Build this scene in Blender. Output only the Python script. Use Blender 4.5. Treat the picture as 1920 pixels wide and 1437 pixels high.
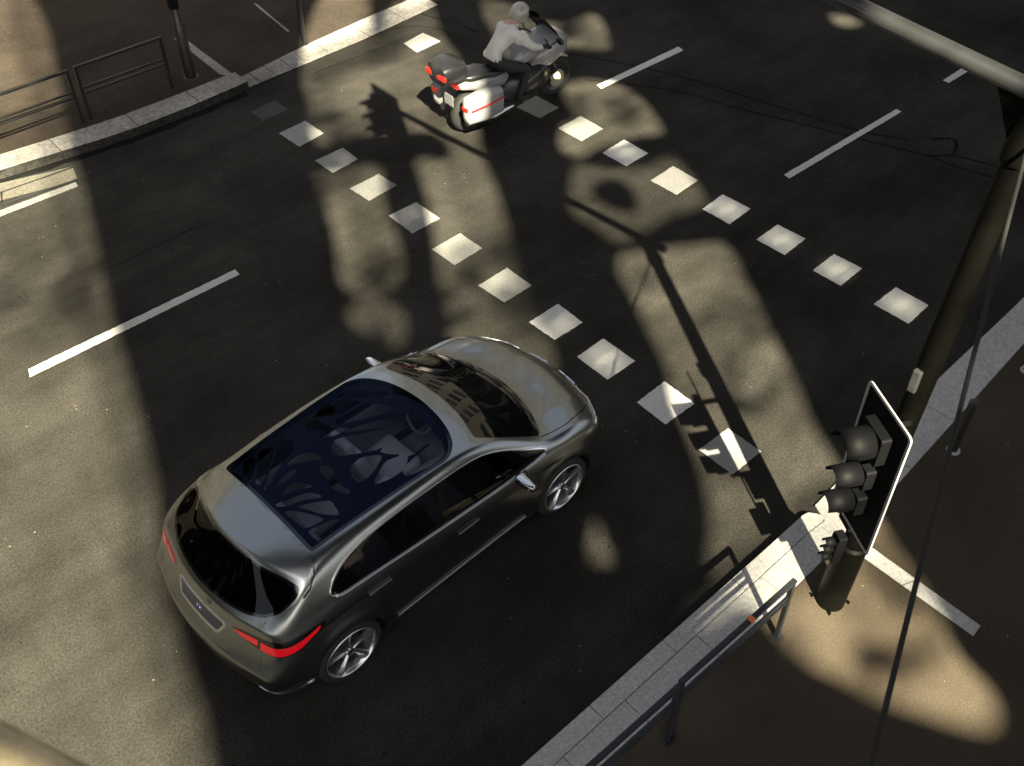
import bpy, bmesh, math, random
import numpy as np
from mathutils import Vector, Matrix, Quaternion

random.seed(7)
rng = np.random.RandomState(5)
scene = bpy.context.scene
for _o in list(bpy.data.objects):
    bpy.data.objects.remove(_o)
COL = scene.collection
R = math.radians

# ------------------------------------------------------------------ camera
CAM_F, CAM_YAW, CAM_PITCH, CAM_ROLL, CAM_H = 1962.37, 0.855484, 0.777686, -0.0119529, 8.94056
def cam_axes():
    cy, sy, cp, sp = math.cos(CAM_YAW), math.sin(CAM_YAW), math.cos(CAM_PITCH), math.sin(CAM_PITCH)
    F = np.array([cy*cp, sy*cp, -sp]); Rr = np.array([sy, -cy, 0.0]); U = np.cross(Rr, F)
    c, s = math.cos(CAM_ROLL), math.sin(CAM_ROLL)
    return c*Rr+s*U, -s*Rr+c*U, F
AX_R, AX_U, AX_F = cam_axes()
cd = bpy.data.cameras.new('camera')
cam = bpy.data.objects.new('camera', cd); COL.objects.link(cam)
m3 = Matrix((AX_R, AX_U, -AX_F)).transposed()
cam.matrix_world = Matrix.Translation((0, 0, CAM_H)) @ m3.to_4x4()
cd.sensor_width = 36; cd.lens = CAM_F*36/1920
cd.clip_start = .05; cd.clip_end = 600
cd.dof.use_dof = True; cd.dof.focus_distance = 11.5; cd.dof.aperture_fstop = 3.2
scene.camera = cam

def G(u, v, h=0.0):
    """surveyed image point -> world point at height h"""
    d = AX_F*CAM_F + AX_R*(u-960) - AX_U*(v-718.5)
    t = (h-CAM_H)/d[2]
    return np.array([0, 0, CAM_H]) + d*t

# ------------------------------------------------------------------ light
SUN_AZ, SUN_EL = 62.0, 42.0          # azimuth the light travels towards, elevation
w = bpy.data.worlds.new("World"); scene.world = w; w.use_nodes = True
nt = w.node_tree; nt.nodes.clear()
sky = nt.nodes.new('ShaderNodeTexSky'); sky.sky_type = 'NISHITA'; sky.sun_disc = False
sky.sun_elevation = R(SUN_EL); sky.sun_rotation = R(90-(SUN_AZ+180))
sky.dust_density = 4.0; sky.air_density = 1.2; sky.ozone_density = .6
hs = nt.nodes.new('ShaderNodeHueSaturation'); hs.inputs['Saturation'].default_value = .45; hs.inputs['Value'].default_value = .64
bg = nt.nodes.new('ShaderNodeBackground'); bg.inputs['Strength'].default_value = 0.05
wo = nt.nodes.new('ShaderNodeOutputWorld')
nt.links.new(sky.outputs[0], hs.inputs['Color']); nt.links.new(hs.outputs[0], bg.inputs['Color'])
nt.links.new(bg.outputs[0], wo.inputs['Surface'])
sl = bpy.data.lights.new('sun', 'SUN'); sl.energy = 5.0; sl.angle = R(.55); sl.color = (1.0, .905, .64)
sun = bpy.data.objects.new('sun', sl); COL.objects.link(sun)
SD = Vector((math.cos(R(SUN_EL))*math.cos(R(SUN_AZ)), math.cos(R(SUN_EL))*math.sin(R(SUN_AZ)), -math.sin(R(SUN_EL))))
sun.rotation_mode = 'QUATERNION'; sun.rotation_quaternion = SD.to_track_quat('-Z', 'Y'); sun.location = (-8, -15, 30)
scene.view_settings.view_transform = 'Standard'; scene.view_settings.look = 'None'
scene.view_settings.exposure = 2.82; scene.view_settings.gamma = 1.0
scene.render.engine = 'CYCLES'
scene.cycles.max_bounces = 8; scene.cycles.transparent_max_bounces = 12
scene.cycles.sample_clamp_indirect = 4.0

# ------------------------------------------------------------------ materials
def mat(name, color, rough=.6, metal=0.0, coat=0.0, spec=.5, emit=None, estr=0, bump=None, var=None):
    """bump=(scale,strength,dist)  var=(scale,amount)"""
    m = bpy.data.materials.new(name); m.use_nodes = True
    n = m.node_tree.nodes; l = m.node_tree.links; b = n['Principled BSDF']
    b.inputs['Base Color'].default_value = (*color, 1); b.inputs['Roughness'].default_value = rough
    b.inputs['Metallic'].default_value = metal; b.inputs['Coat Weight'].default_value = coat
    b.inputs['Coat Roughness'].default_value = .05; b.inputs['Specular IOR Level'].default_value = spec
    if emit: b.inputs['Emission Color'].default_value = (*emit, 1); b.inputs['Emission Strength'].default_value = estr
    tc = n.new('ShaderNodeTexCoord')
    if var:
        t = n.new('ShaderNodeTexNoise'); t.inputs['Scale'].default_value = var[0]; t.inputs['Detail'].default_value = 6
        l.new(tc.outputs['Object'], t.inputs['Vector'])
        mx = n.new('ShaderNodeMix'); mx.data_type = 'RGBA'; mx.blend_type = 'MULTIPLY'; mx.inputs[0].default_value = 1
        cr = n.new('ShaderNodeMapRange'); cr.inputs[1].default_value = .3; cr.inputs[2].default_value = .7
        cr.inputs[3].default_value = 1-var[1]; cr.inputs[4].default_value = 1+var[1]*.6
        l.new(t.outputs['Fac'], cr.inputs[0])
        mx.inputs[6].default_value = (*color, 1)
        cb = n.new('ShaderNodeCombineColor')
        for k in range(3): l.new(cr.outputs[0], cb.inputs[k])
        l.new(cb.outputs[0], mx.inputs[7]); l.new(mx.outputs[2], b.inputs['Base Color'])
    if bump:
        t2 = n.new('ShaderNodeTexNoise'); t2.inputs['Scale'].default_value = bump[0]; t2.inputs['Detail'].default_value = 4
        l.new(tc.outputs['Object'], t2.inputs['Vector'])
        bp = n.new('ShaderNodeBump'); bp.inputs['Strength'].default_value = bump[1]; bp.inputs['Distance'].default_value = bump[2]
        l.new(t2.outputs['Fac'], bp.inputs['Height']); l.new(bp.outputs[0], b.inputs['Normal'])
    return m

def glass(name, tint, refl=1.0, rough=0.0, ior=1.5):
    m = bpy.data.materials.new(name); m.use_nodes = True
    n = m.node_tree.nodes; l = m.node_tree.links; n.clear()
    o = n.new('ShaderNodeOutputMaterial'); mix = n.new('ShaderNodeMixShader')
    tr = n.new('ShaderNodeBsdfTransparent'); tr.inputs[0].default_value = (*tint, 1)
    gl = n.new('ShaderNodeBsdfGlossy'); gl.inputs['Roughness'].default_value = rough; gl.inputs['Color'].default_value = (refl, refl, refl, 1)
    fr = n.new('ShaderNodeFresnel'); fr.inputs[0].default_value = ior
    l.new(fr.outputs[0], mix.inputs[0]); l.new(tr.outputs[0], mix.inputs[1]); l.new(gl.outputs[0], mix.inputs[2])
    l.new(mix.outputs[0], o.inputs[0]); return m

def ground_mat(name, dark, light, grain=130, speck=.55, rough=.8, patch=.5, pits=True, spec=.04, streak=False):
    """rolled aggregate: fine pale grains in a dark binder, broad wear, dark pits and a few pale stones"""
    m = bpy.data.materials.new(name); m.use_nodes = True
    n = m.node_tree.nodes; l = m.node_tree.links; b = n['Principled BSDF']
    tc = n.new('ShaderNodeTexCoord')
    def noise(sc, det=2, ro=.5):
        t = n.new('ShaderNodeTexNoise'); t.inputs['Scale'].default_value = sc; t.inputs['Detail'].default_value = det
        t.inputs['Roughness'].default_value = ro; l.new(tc.outputs['Object'], t.inputs['Vector']); return t.outputs['Fac']
    def rngm(src, a, b_, c, d):
        r = n.new('ShaderNodeMapRange'); r.inputs[1].default_value = a; r.inputs[2].default_value = b_
        r.inputs[3].default_value = c; r.inputs[4].default_value = d; l.new(src, r.inputs[0]); return r.outputs[0]
    def mth(op, a, b_):
        r = n.new('ShaderNodeMath'); r.operation = op
        for i, s in enumerate((a, b_)):
            if isinstance(s, (int, float)): r.inputs[i].default_value = s
            else: l.new(s, r.inputs[i])
        return r.outputs[0]
    g1 = rngm(noise(grain, 3, .7), .35, .68, 0, 1)
    g2 = rngm(noise(grain*.33, 3, .6), .35, .7, 0, 1)
    f = mth('ADD', mth('MULTIPLY', g1, speck), mth('MULTIPLY', g2, 1-speck))
    big = rngm(noise(.55, 5, .6), .3, .72, 1-patch, 1+patch*.5)
    if streak:
        mpn = n.new('ShaderNodeMapping'); mpn.inputs['Scale'].default_value = (.22, 2.4, 1); l.new(tc.outputs['Object'], mpn.inputs[0])
        st = n.new('ShaderNodeTexNoise'); st.inputs['Scale'].default_value = 1.3; st.inputs['Detail'].default_value = 5; l.new(mpn.outputs[0], st.inputs['Vector'])
        big = mth('MULTIPLY', big, rngm(st.outputs['Fac'], .3, .7, .86, 1.12))
        mid = rngm(noise(4.5, 4, .65), .3, .7, .90, 1.08); big = mth('MULTIPLY', big, mid)
    mx = n.new('ShaderNodeMix'); mx.data_type = 'RGBA'; l.new(f, mx.inputs[0])
    mx.inputs[6].default_value = (*dark, 1); mx.inputs[7].default_value = (*light, 1)
    vm = n.new('ShaderNodeVectorMath'); vm.operation = 'SCALE'; l.new(mx.outputs[2], vm.inputs[0]); l.new(big, vm.inputs['Scale'])
    last = vm.outputs[0]
    if pits:
        v = n.new('ShaderNodeTexVoronoi'); v.inputs['Scale'].default_value = 5.5; v.inputs['Randomness'].default_value = 1
        l.new(tc.outputs['Object'], v.inputs['Vector'])
        sel = n.new('ShaderNodeSeparateColor'); l.new(v.outputs['Color'], sel.inputs[0])
        dot = mth('MULTIPLY', mth('LESS_THAN', v.outputs['Distance'], .055), mth('GREATER_THAN', sel.outputs[0], .80))
        a = n.new('ShaderNodeMix'); a.data_type = 'RGBA'; l.new(dot, a.inputs[0]); l.new(last, a.inputs[6])
        a.inputs[7].default_value = (dark[0]*.25, dark[1]*.25, dark[2]*.25, 1)
        v2 = n.new('ShaderNodeTexVoronoi'); v2.inputs['Scale'].default_value = 16
        l.new(tc.outputs['Object'], v2.inputs['Vector'])
        sel2 = n.new('ShaderNodeSeparateColor'); l.new(v2.outputs['Color'], sel2.inputs[0])
        zone = mth('GREATER_THAN', noise(.9, 3, .6), .56)
        dot2 = mth('MULTIPLY', mth('MULTIPLY', mth('LESS_THAN', v2.outputs['Distance'], .16), mth('GREATER_THAN', sel2.outputs[1], .94)), zone)
        a2 = n.new('ShaderNodeMix'); a2.data_type = 'RGBA'; l.new(dot2, a2.inputs[0]); l.new(a.outputs[2], a2.inputs[6])
        a2.inputs[7].default_value = (light[0]*2.2, light[1]*2.2, light[2]*2.2, 1)
        last = a2.outputs[2]
    l.new(last, b.inputs['Base Color'])
    b.inputs['Roughness'].default_value = rough; b.inputs['Specular IOR Level'].default_value = spec
    bp = n.new('ShaderNodeBump'); bp.inputs['Strength'].default_value = .5; bp.inputs['Distance'].default_value = .004
    l.new(f, bp.inputs['Height']); l.new(bp.outputs[0], b.inputs['Normal'])
    return m

M = {}
M['asphalt'] = ground_mat('asphalt', (.0095, .0092, .0088), (.070, .0655, .058), 120, .6, .85, streak=True)
M['pave_r'] = ground_mat('pavement_tan', (.052, .042, .032), (.088, .072, .054), 150, .3, .85, .30)
M['pave_l'] = ground_mat('pavement_brown', (.027, .022, .018), (.070, .058, .047), 120, .3, .8, .45)
M['granite'] = ground_mat('granite', (.30, .295, .30), (.66, .65, .65), 75, .6, .7, .15, pits=False)
M['granite_l'] = ground_mat('granite_worn', (.19, .18, .175), (.46, .44, .41), 45, .4, .7, .5, pits=False)
M['kerb_face'] = ground_mat('kerb_face_shaded', (.018, .017, .016), (.075, .07, .066), 45, .4, .8, .5, pits=False)  # shade of the upright kerb sides put into the colour
M['concrete'] = ground_mat('gutter_concrete', (.08, .075, .065), (.17, .16, .135), 60, .4, .8, .3)
M['seam'] = mat('mortar', (.035, .03, .026), .95)
M['tar_and_shade'] = mat('tar_seam', (.011, .011, .0105), .9, 0, 0, .02)  # seam tar, also used to paint shade below the far kerb
def paint(name, val, wear, grain=95):
    m = ground_mat(name, (val*(1-wear),)*3, (val, val*.985, val*.95), grain, .6, .65, wear*.35, pits=False)
    return m
M['paint_new'] = paint('road_paint_in_shade', .70, .32)  # brighter copy for marks lying in shade, light put into the colour
M['paint_mid'] = paint('road_paint_in_sun', .36, .42)  # darker copy for squares the sun falls on, offsets its glare
M['paint_old'] = paint('road_paint_worn_in_sun', .26, .5)  # some real wear, darkened further where the sun falls
M['paint_faint'] = paint('road_paint_faint', .09, .6)
M['paint_line'] = paint('road_paint_line', .55, .25)
M['black'] = mat('black_paint', (.012, .012, .013), .42, 0, .3, bump=(60, .1, .002))
M['rail'] = mat('rail_paint', (.034, .038, .046), .40, .3, .2, bump=(80, .1, .001))
M['mast'] = mat('mast_paint', (.0022, .0022, .0016), .5, 0, 0, .12, var=(6, .3), bump=(25, .08, .002))
M['arm'] = mat('arm_paint', (.055, .056, .060), .33, .2, .5, var=(5, .25))
M['visor'] = mat('visor_plastic', (.0035, .0037, .0045), .6, 0, 0, .10)
M['white_edge'] = mat('reflective_white', (.36, .36, .37), .5, var=(20, .15))
M['chrome'] = mat('chrome', (.75, .76, .80), .12, 1.0)
M['satin'] = mat('satin_metal', (.78, .79, .83), .30, 1.0)
M['rubber'] = mat('rubber', (.012, .012, .012), .75, bump=(90, .3, .002))
M['darkin'] = mat('dark_trim', (.010, .010, .011), .6)
M['seam_body'] = mat('panel_gap', (.003, .003, .003), .9)

# ------------------------------------------------------------------ object helpers
def tag(o, label=None, cat=None, group=None, kind=None):
    if label: o['label'] = label
    if cat: o['category'] = cat
    if group: o['group'] = group
    if kind: o['kind'] = kind
    return o
def empty(name, loc=(0, 0, 0), rz=0.0):
    o = bpy.data.objects.new(name, None); COL.objects.link(o); o.location = loc; o.rotation_euler = (0, 0, rz)
    o.empty_display_size = .2
    return o
def mesh_obj(name, verts, faces, m, parent=None, smooth=False, normals=None, mats=None, mi=None):
    me = bpy.data.meshes.new(name)
    me.from_pydata([tuple(map(float, v)) for v in verts], [], [tuple(int(i) for i in f) for f in faces])
    if m is not None: me.materials.append(m)
    for x in (mats or []): me.materials.append(x)
    if mi is not None: me.polygons.foreach_set('material_index', np.asarray(mi, dtype=np.int32))
    if smooth: me.polygons.foreach_set('use_smooth', np.ones(len(me.polygons), dtype=bool))
    me.update()
    if normals is not None:
        me.normals_split_custom_set_from_vertices([tuple(x) for x in normals])
    o = bpy.data.objects.new(name, me); COL.objects.link(o)
    if parent: o.parent = parent
    return o
class MB:
    def __init__(s): s.v = []; s.f = []; s.mi = []
    def add(s, v, f, mi=0):
        k = len(s.v); s.v += [tuple(x) for x in v]; s.f += [tuple(i+k for i in g) for g in f]; s.mi += [mi]*len(f); return s
    def box(s, c, d, rz=0, mi=0, bev=0.0, M4=None):
        bm = bmesh.new(); bmesh.ops.create_cube(bm, size=1)
        for v in bm.verts: v.co = Vector((v.co.x*d[0], v.co.y*d[1], v.co.z*d[2]))
        if bev > 0: bmesh.ops.bevel(bm, geom=bm.edges[:]+bm.verts[:], offset=bev, segments=2, affect='EDGES', profile=.5)
        T = Matrix.Translation(c) @ Matrix.Rotation(rz, 4, 'Z') if M4 is None else M4
        vs = [T @ v.co for v in bm.verts]; fs = [[v.index for v in f.verts] for f in bm.faces]; bm.free()
        return s.add(vs, fs, mi)
    def tube(s, pts, rad, n=12, mi=0, caps=True, closed=False):
        pts = [Vector(p) for p in pts]; rad = [rad]*len(pts) if not hasattr(rad, '__len__') else rad
        vs = []; up = None
        for i, p in enumerate(pts):
            if closed: t = pts[(i+1) % len(pts)]-pts[i-1]
            else: t = pts[min(i+1, len(pts)-1)]-pts[max(i-1, 0)]
            t.normalize()
            if up is None:
                up = Vector((0, 0, 1)) if abs(t.z) < .9 else Vector((1, 0, 0))
            a = (up - t*up.dot(t)).normalized(); b = t.cross(a); up = a
            for k in range(n):
                q = 2*math.pi*k/n; vs.append(p + (a*math.cos(q)+b*math.sin(q))*rad[i])
        fs = []
        L = len(pts)
        for i in range(L if closed else L-1):
            for k in range(n):
                j = (i+1) % L
                fs.append((i*n+k, i*n+(k+1) % n, j*n+(k+1) % n, j*n+k))
        if caps and not closed:
            fs.append(tuple(range(n))[::-1]); fs.append(tuple((L-1)*n+k for k in range(n)))
        return s.add(vs, fs, mi)
    def prism(s, poly, z0, z1, mi=0):
        n = len(poly)
        vs = [(p[0], p[1], z0) for p in poly]+[(p[0], p[1], z1) for p in poly]
        fs = [tuple(range(n))[::-1], tuple(range(n, 2*n))]+[(i, (i+1) % n, n+(i+1) % n, n+i) for i in range(n)]
        return s.add(vs, fs, mi)
    def sheet(s, poly, z, mi=0):
        return s.add([(p[0], p[1], z) for p in poly], [tuple(range(len(poly)))], mi)
    def ball(s, c, r, seg=16, ring=10, mi=0, T=None):
        r = r if hasattr(r, '__len__') else (r, r, r)
        vs = []; fs = []
        for i in range(ring+1):
            th = math.pi*i/ring
            for k in range(seg):
                q = 2*math.pi*k/seg; v = Vector((r[0]*math.sin(th)*math.cos(q), r[1]*math.sin(th)*math.sin(q), r[2]*math.cos(th)))
                if T is not None: v = T @ v
                vs.append(Vector(c)+v)
        for i in range(ring):
            for k in range(seg): fs.append((i*seg+k, i*seg+(k+1) % seg, (i+1)*seg+(k+1) % seg, (i+1)*seg+k))
        return s.add(vs, fs, mi)
    def build(s, name, m, parent=None, smooth=False, mats=None):
        o = mesh_obj(name, s.v, s.f, m, parent, False, mats=mats, mi=s.mi if mats else None)
        bm = bmesh.new(); bm.from_mesh(o.data); bmesh.ops.recalc_face_normals(bm, faces=bm.faces[:]); bm.to_mesh(o.data); bm.free()
        if smooth:
            o.data.polygons.foreach_set('use_smooth', np.ones(len(o.data.polygons), dtype=bool))
            try: o.data.set_sharp_from_angle(angle=R(smooth if smooth > 1 else 40))
            except Exception: pass
        return o
def ccw(p):
    a = sum(p[i][0]*p[(i+1) % len(p)][1]-p[(i+1) % len(p)][0]*p[i][1] for i in range(len(p)))
    return p if a > 0 else p[::-1]
def smoothpoly(pts, n=6, closed=True):
    P = np.array(pts, float); L = len(P); out = []
    for i in range(L if closed else L-1):
        p0, p1, p2, p3 = (P[(i-1) % L], P[i], P[(i+1) % L], P[(i+2) % L]) if closed else (P[max(i-1, 0)], P[i], P[i+1], P[min(i+2, L-1)])
        for k in range(n):
            t = k/n
            out.append(.5*((2*p1)+(-p0+p2)*t+(2*p0-5*p1+4*p2-p3)*t*t+(-p0+3*p1-3*p2+p3)*t**3))
    if not closed: out.append(P[-1])
    return np.array(out)
def inset_round(poly, r, n=4):
    """round the corners of a polygon"""
    P = [np.array(p, float) for p in poly]; out = []
    L = len(P)
    for i in range(L):
        a, b, c = P[i-1], P[i], P[(i+1) % L]
        u = (a-b)/np.linalg.norm(a-b); v = (c-b)/np.linalg.norm(c-b)
        rr = r[i] if hasattr(r, '__len__') else r
        rr = min(rr, np.linalg.norm(a-b)*.48, np.linalg.norm(c-b)*.48)
        s, e = b+u*rr, b+v*rr
        for k in range(n+1):
            t = k/n; out.append((1-t)**2*s+2*t*(1-t)*b+t*t*e)
    return np.array(out)
#==SETTING==
# ------------------------------------------------------------------ ground, road
def ext(a, b, t): a = np.array(a); b = np.array(b); return a+(b-a)*t
road = MB().sheet([(-60, -60), (90, -60), (90, 90), (-60, 90)], 0).build('road', M['asphalt']); tag(road, kind='structure')
KO = [(-8, 3.08), (2.8, 3.13), (4.64, 3.17), (6.32, 3.19)]     # road-side edge of the near kerb
# near pavement: raised left part, ramp down to the crossing, flush part
def kerb_height(x):
    t = min(max((x-6.55)/.75, 0), 1); t = t*t*(3-2*t); return .125*(1-t)+.022*t
def near_edge(x):   # inner edge of stones
    return float(np.interp(x, [-8, 3, 6.9, 7.5, 8.7, 11.2, 20, 40], [2.52, 2.60, 2.71, 2.76, 2.86, 3.07, 3.6, 4.2]))
def near_outer(x):
    return float(np.interp(x, [-8, 2.8, 6.3, 6.9, 7.1, 7.4, 9.4, 11.8, 20, 40], [3.06, 3.13, 3.19, 3.21, 3.23, 3.26, 3.42, 3.53, 4.05, 4.7]))
def near_joint(x): return float(np.interp(x, [-8, 2.9, 6.3, 7.05], [2.87, 2.94, 3.01, 3.03]))
mb = MB(); xs = [-8, 0, 4, 6.55]+[6.55+.075*k for k in range(1, 11)]+[8, 9, 11.2, 20, 40]
for i in range(len(xs)-1):
    a, b = xs[i], xs[i+1]
    mb.add([(a, -60, kerb_height(a)-.004), (b, -60, kerb_height(b)-.004), (b, near_edge(b), kerb_height(b)-.004), (a, near_edge(a), kerb_height(a)-.004)], [(0, 1, 2, 3)])
tag(mb.build('pavement', M['pave_r'], smooth=50), kind='structure')
# kerb stones of the near side
kerb = empty('kerb_line', (0, 0, 0)); tag(kerb, kind='structure')
def stone(x0, x1, f0, f1, parent, m, hf=kerb_height, name='kerb_stone', bottom=-.05, lift=.0, n=4):
    g = .004; pts = []; X = np.linspace(x0+g, x1-g, n+1); mb_ = MB()
    top = [(x, f0(x)+g, hf(x)+lift) for x in X]+[(x, f1(x)-g, hf(x)+lift) for x in X[::-1]]
    k = len(top); L = len(X)
    v = top+[(p[0], p[1], bottom) for p in top]
    f = [(i, i+1, 2*L-2-i, 2*L-1-i) for i in range(L-1)]+[(i, (i+1) % k, k+(i+1) % k, k+i) for i in range(k)]
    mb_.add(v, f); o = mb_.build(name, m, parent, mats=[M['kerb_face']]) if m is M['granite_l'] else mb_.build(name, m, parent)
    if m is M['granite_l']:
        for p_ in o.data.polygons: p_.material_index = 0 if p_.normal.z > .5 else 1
    bv = o.modifiers.new('b', 'BEVEL'); bv.width = .006; bv.segments = 2; bv.limit_method = 'ANGLE'; bv.angle_limit = R(50)
    return o
def rl(a): return lambda x: a(x)
xj = [-.2, 1.0, 2.35, 3.62, 4.62, 5.66, 6.63]
for i in range(len(xj)-1): stone(xj[i], xj[i+1], near_joint, near_outer, kerb, M['granite'])
# rounded end stone
end = [(6.634, near_joint(6.634)+.004), (7.00, 3.035), (7.01, 3.06), (6.985, 3.12), (6.93, 3.19), (6.86, 3.205), (6.634, 3.20)]
mbx = MB(); mbx.prism(ccw(end), -.05, .105); mbx.build('kerb_stone', M['granite'], kerb)
xj = [-.2, .9, 2.0, 3.1, 3.9, 4.9, 5.9, 6.9]
for i in range(len(xj)-1): stone(xj[i], xj[i+1], near_edge, near_joint, kerb, M['granite'], lift=-.0015)
# flush granite of the crossing
cr = MB()
xj = [6.9, 7.55, 8.35, 9.35, 10.4, 11.5, 13, 14.5, 16, 18, 21]
for i in range(len(xj)-1): stone(xj[i], xj[i+1], near_edge, (lambda x: near_outer(x) if x > 7.03 else near_joint(x)) if i == 0 else near_outer, kerb, M['granite'], n=6)
# granite guide strip across the pavement
def strip(a, b, c, d, h, parent, m, cuts, name='paving_strip'):
    a, b, c, d = map(np.array, (a, b, c, d))
    for t0, t1 in zip(cuts[:-1], cuts[1:]):
        q = [a+(b-a)*(t0+.002), a+(b-a)*(t1-.002), d+(c-d)*(t1-.002), d+(c-d)*(t0+.002)]
        mb_ = MB(); mb_.prism(ccw([tuple(x[:2]) for x in q]), -.02, h); mb_.build(name, m, parent)
def G2(u, v, h=0): g = G(u, v, h); return (g[0], g[1])
mbk = MB()
for x0, x1 in ((6.70, 6.97),):
    pass
ga, gb = G2(1602, 1030, .1), G2(1827, 1191, .1)
gc, gd = G2(1843, 1168, .1), G2(1640, 1022, .1)
for t0, t1 in ((-.05, .42), (.42, 1.0)):
    A, B, Cc, D = (np.array(q) for q in (ga, gb, gc, gd))
    q = [A+(B-A)*(t0+.004), A+(B-A)*(t1-.004), D+(Cc-D)*(t1-.004), D+(Cc-D)*(t0+.004)]
    v = [(p[0], p[1], kerb_height(p[0])+.0) for p in q]+[(p[0], p[1], -.02) for p in q]
    MB().add(v, [(0, 1, 2, 3), (0, 1, 5, 4), (1, 2, 6, 5), (2, 3, 7, 6), (3, 0, 4, 7)]).build('paving_strip', M['granite'], kerb)

# far side
def far_outer(x): return float(np.interp(x, [-10, 0, 3.1, 4.0, 4.6, 5.3, 6.2, 7.3, 7.4, 8.4, 9.9, 11.6, 12.2], [14.6, 15.6, 15.40, 15.28, 15.19, 15.13, 15.14, 15.21, 15.24, 15.28, 15.35, 15.53, 15.56]))
def far_inner(x): return float(np.interp(x, [-10, 0, 3.3, 4.2, 5.2, 6.3, 7.4, 7.7, 9.0, 10.6, 11.3, 12.2], [15.0, 16.0, 15.84, 15.73, 15.64, 15.64, 15.66, 15.70, 15.90, 16.06, 16.10, 16.1]))
def far_h(x): return .150 if x < 7.36 else .025
kf = empty('kerb_line', (0, 0, 0)); tag(kf, kind='structure')
xj = [-3, -1, 1, 3.0, 4.05, 5.3, 6.4, 7.36]
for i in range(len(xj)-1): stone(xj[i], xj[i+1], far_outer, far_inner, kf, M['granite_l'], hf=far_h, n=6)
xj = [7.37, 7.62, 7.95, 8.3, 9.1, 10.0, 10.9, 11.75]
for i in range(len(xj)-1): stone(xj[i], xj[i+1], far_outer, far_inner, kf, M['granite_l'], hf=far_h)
mb = MB(); xs = list(np.arange(-12, 11.4, .3))+[11.4]
for a, b in zip(xs[:-1], xs[1:]):
    hh = .02 if (a+b)/2 < 7.3 else (.02 if (a+b)/2 > 8.3 else .121+(.02-.121)*((a+b)/2-7.3))
    def hv(x): return float(np.interp(x, [7.15, 7.5], [.146, .02]))
    mb.add([(a, far_inner(a), hv(a)), (b, far_inner(b), hv(b)), (b, 60, hv(b)), (a, 60, hv(a))], [(0, 1, 2, 3)])
tag(mb.build('far_pavement', M['pave_l'], smooth=50), kind='structure')
# side street kerb closing the far pavement on the right
for y0, y1 in ((16.12, 17.6), (17.6, 19.1), (19.1, 20.6), (20.6, 22.4)):
    MB().box(((11.62), (y0+y1)/2, .0), (.42, y1-y0-.008, .06), bev=.006).build('kerb_stone', M['granite_l'], kf)
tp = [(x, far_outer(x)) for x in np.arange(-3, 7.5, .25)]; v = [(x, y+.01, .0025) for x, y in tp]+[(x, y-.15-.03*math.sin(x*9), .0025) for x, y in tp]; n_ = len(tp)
MB().add(v, [(i, i+1, n_+i+1, n_+i) for i in range(n_-1)]).build('gutter_shade_strip', M['tar_and_shade'], kf)  # painted shade strip along the kerb foot, not a tar joint
# lighter apron + dividing strips on the far pavement
fa = [G2(326, 72, .12), G2(300, 40, .12), G2(262, 0, .12), G2(240, -60, .12), G2(470, -60, .12), G2(478, 0, .12), G2(542, 55, .1), G2(590, 75, .05), G2(445, 143, .11), G2(350, 72, .12)]
for pts, h in (([G2(326, 72, .12), G2(352, 72, .12), G2(446, 143, .12), G2(413, 142, .12)], .127),
               ([G2(474, -2, .12), G2(479, -2, .12), G2(543, 54, .08), G2(538, 54, .08)], None)):
    v = [(p[0], p[1], float(np.interp(p[0], [7.15, 7.5], [.146, .02]))+.005) for p in pts]
    vb = [(a, b, c-.03) for a, b, c in v]
    MB().add(v+vb, [(0, 1, 2, 3)]+[(i, (i+1) % 4, 4+(i+1) % 4, 4+i) for i in range(4)]).build('paving_strip', M['granite_l'], kf)
# gutter slab with drain frame
gz = .004
q = [G2(-120, 408), G2(-120, 372), G2(136, 313), G2(146, 338)]
MB().prism(ccw(q), -.02, gz).build('gutter_slab', M['concrete'], kf)
fr = MB(); pts = [(*G2(3, 362), .012), (*G2(4, 386), .012), (*G2(146, 338), .012)]
fr.tube(pts, .018, 6); fr.tube([(*G2(3, 362), .012), (*G2(140, 314), .012)], .010, 6)
fr.build('gutter_frame', M['black'], kf)

# ------------------------------------------------------------------ road markings
SQ1 = [[(523.5,250.5),(561,275.6),(607,250.5),(572.6,227)],[(590.6,302),(624,324.5),(671,299),(642.7,277.7)],[(656.4,354),(691.7,377),(743.7,348),(710,326.7)],
[(729,405),(772.8,438),(825,410),(781,379.6)],[(809.5,468),(852.4,497.5),(903.9,466),(863,437.8)],[(896.7,536),(945.8,567.3),(996.9,536),(950.6,502.5)],
[(992.3,604.6),(1040.3,637.6),(1092.5,605.3),(1046,570.4)],[(1082,669.6),(1138.9,712.2),(1191,677.3),(1131,635.5)],
[(1194.4,754.8),(1247.7,796.2),(1302,757.3),(1245.6,715.6)],[(1310.3,843.5),(1373.4,890.5),(1426.8,847.3),(1365.2,803.5)]]
SQ2 = [[(1046.7,241),(1090,265.2),(1130.6,242),(1088.5,218)],[(1129.6,287.5),(1174.5,312),(1215.4,288),(1170,262.5)],
[(1220,339),(1268.4,365.8),(1308.7,338.7),(1262,312)],[(1317,392.5),(1367.6,420.7),(1407.3,391.9),(1355,365.2)],
[(1418.6,449.7),(1471.4,478.6),(1510.5,447.9),(1457.7,421.8)],[(1524.5,507.4),(1576.2,536.4),(1616.5,503.6),(1563.7,476.9)],
[(1638.2,570.8),(1703.6,607.6),(1740.5,573),(1679.6,539)],[(968,201),(1012,222),(1048,202),(1005,180)],[(757,82),(782,99),(826,78),(793,62)]]
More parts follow.
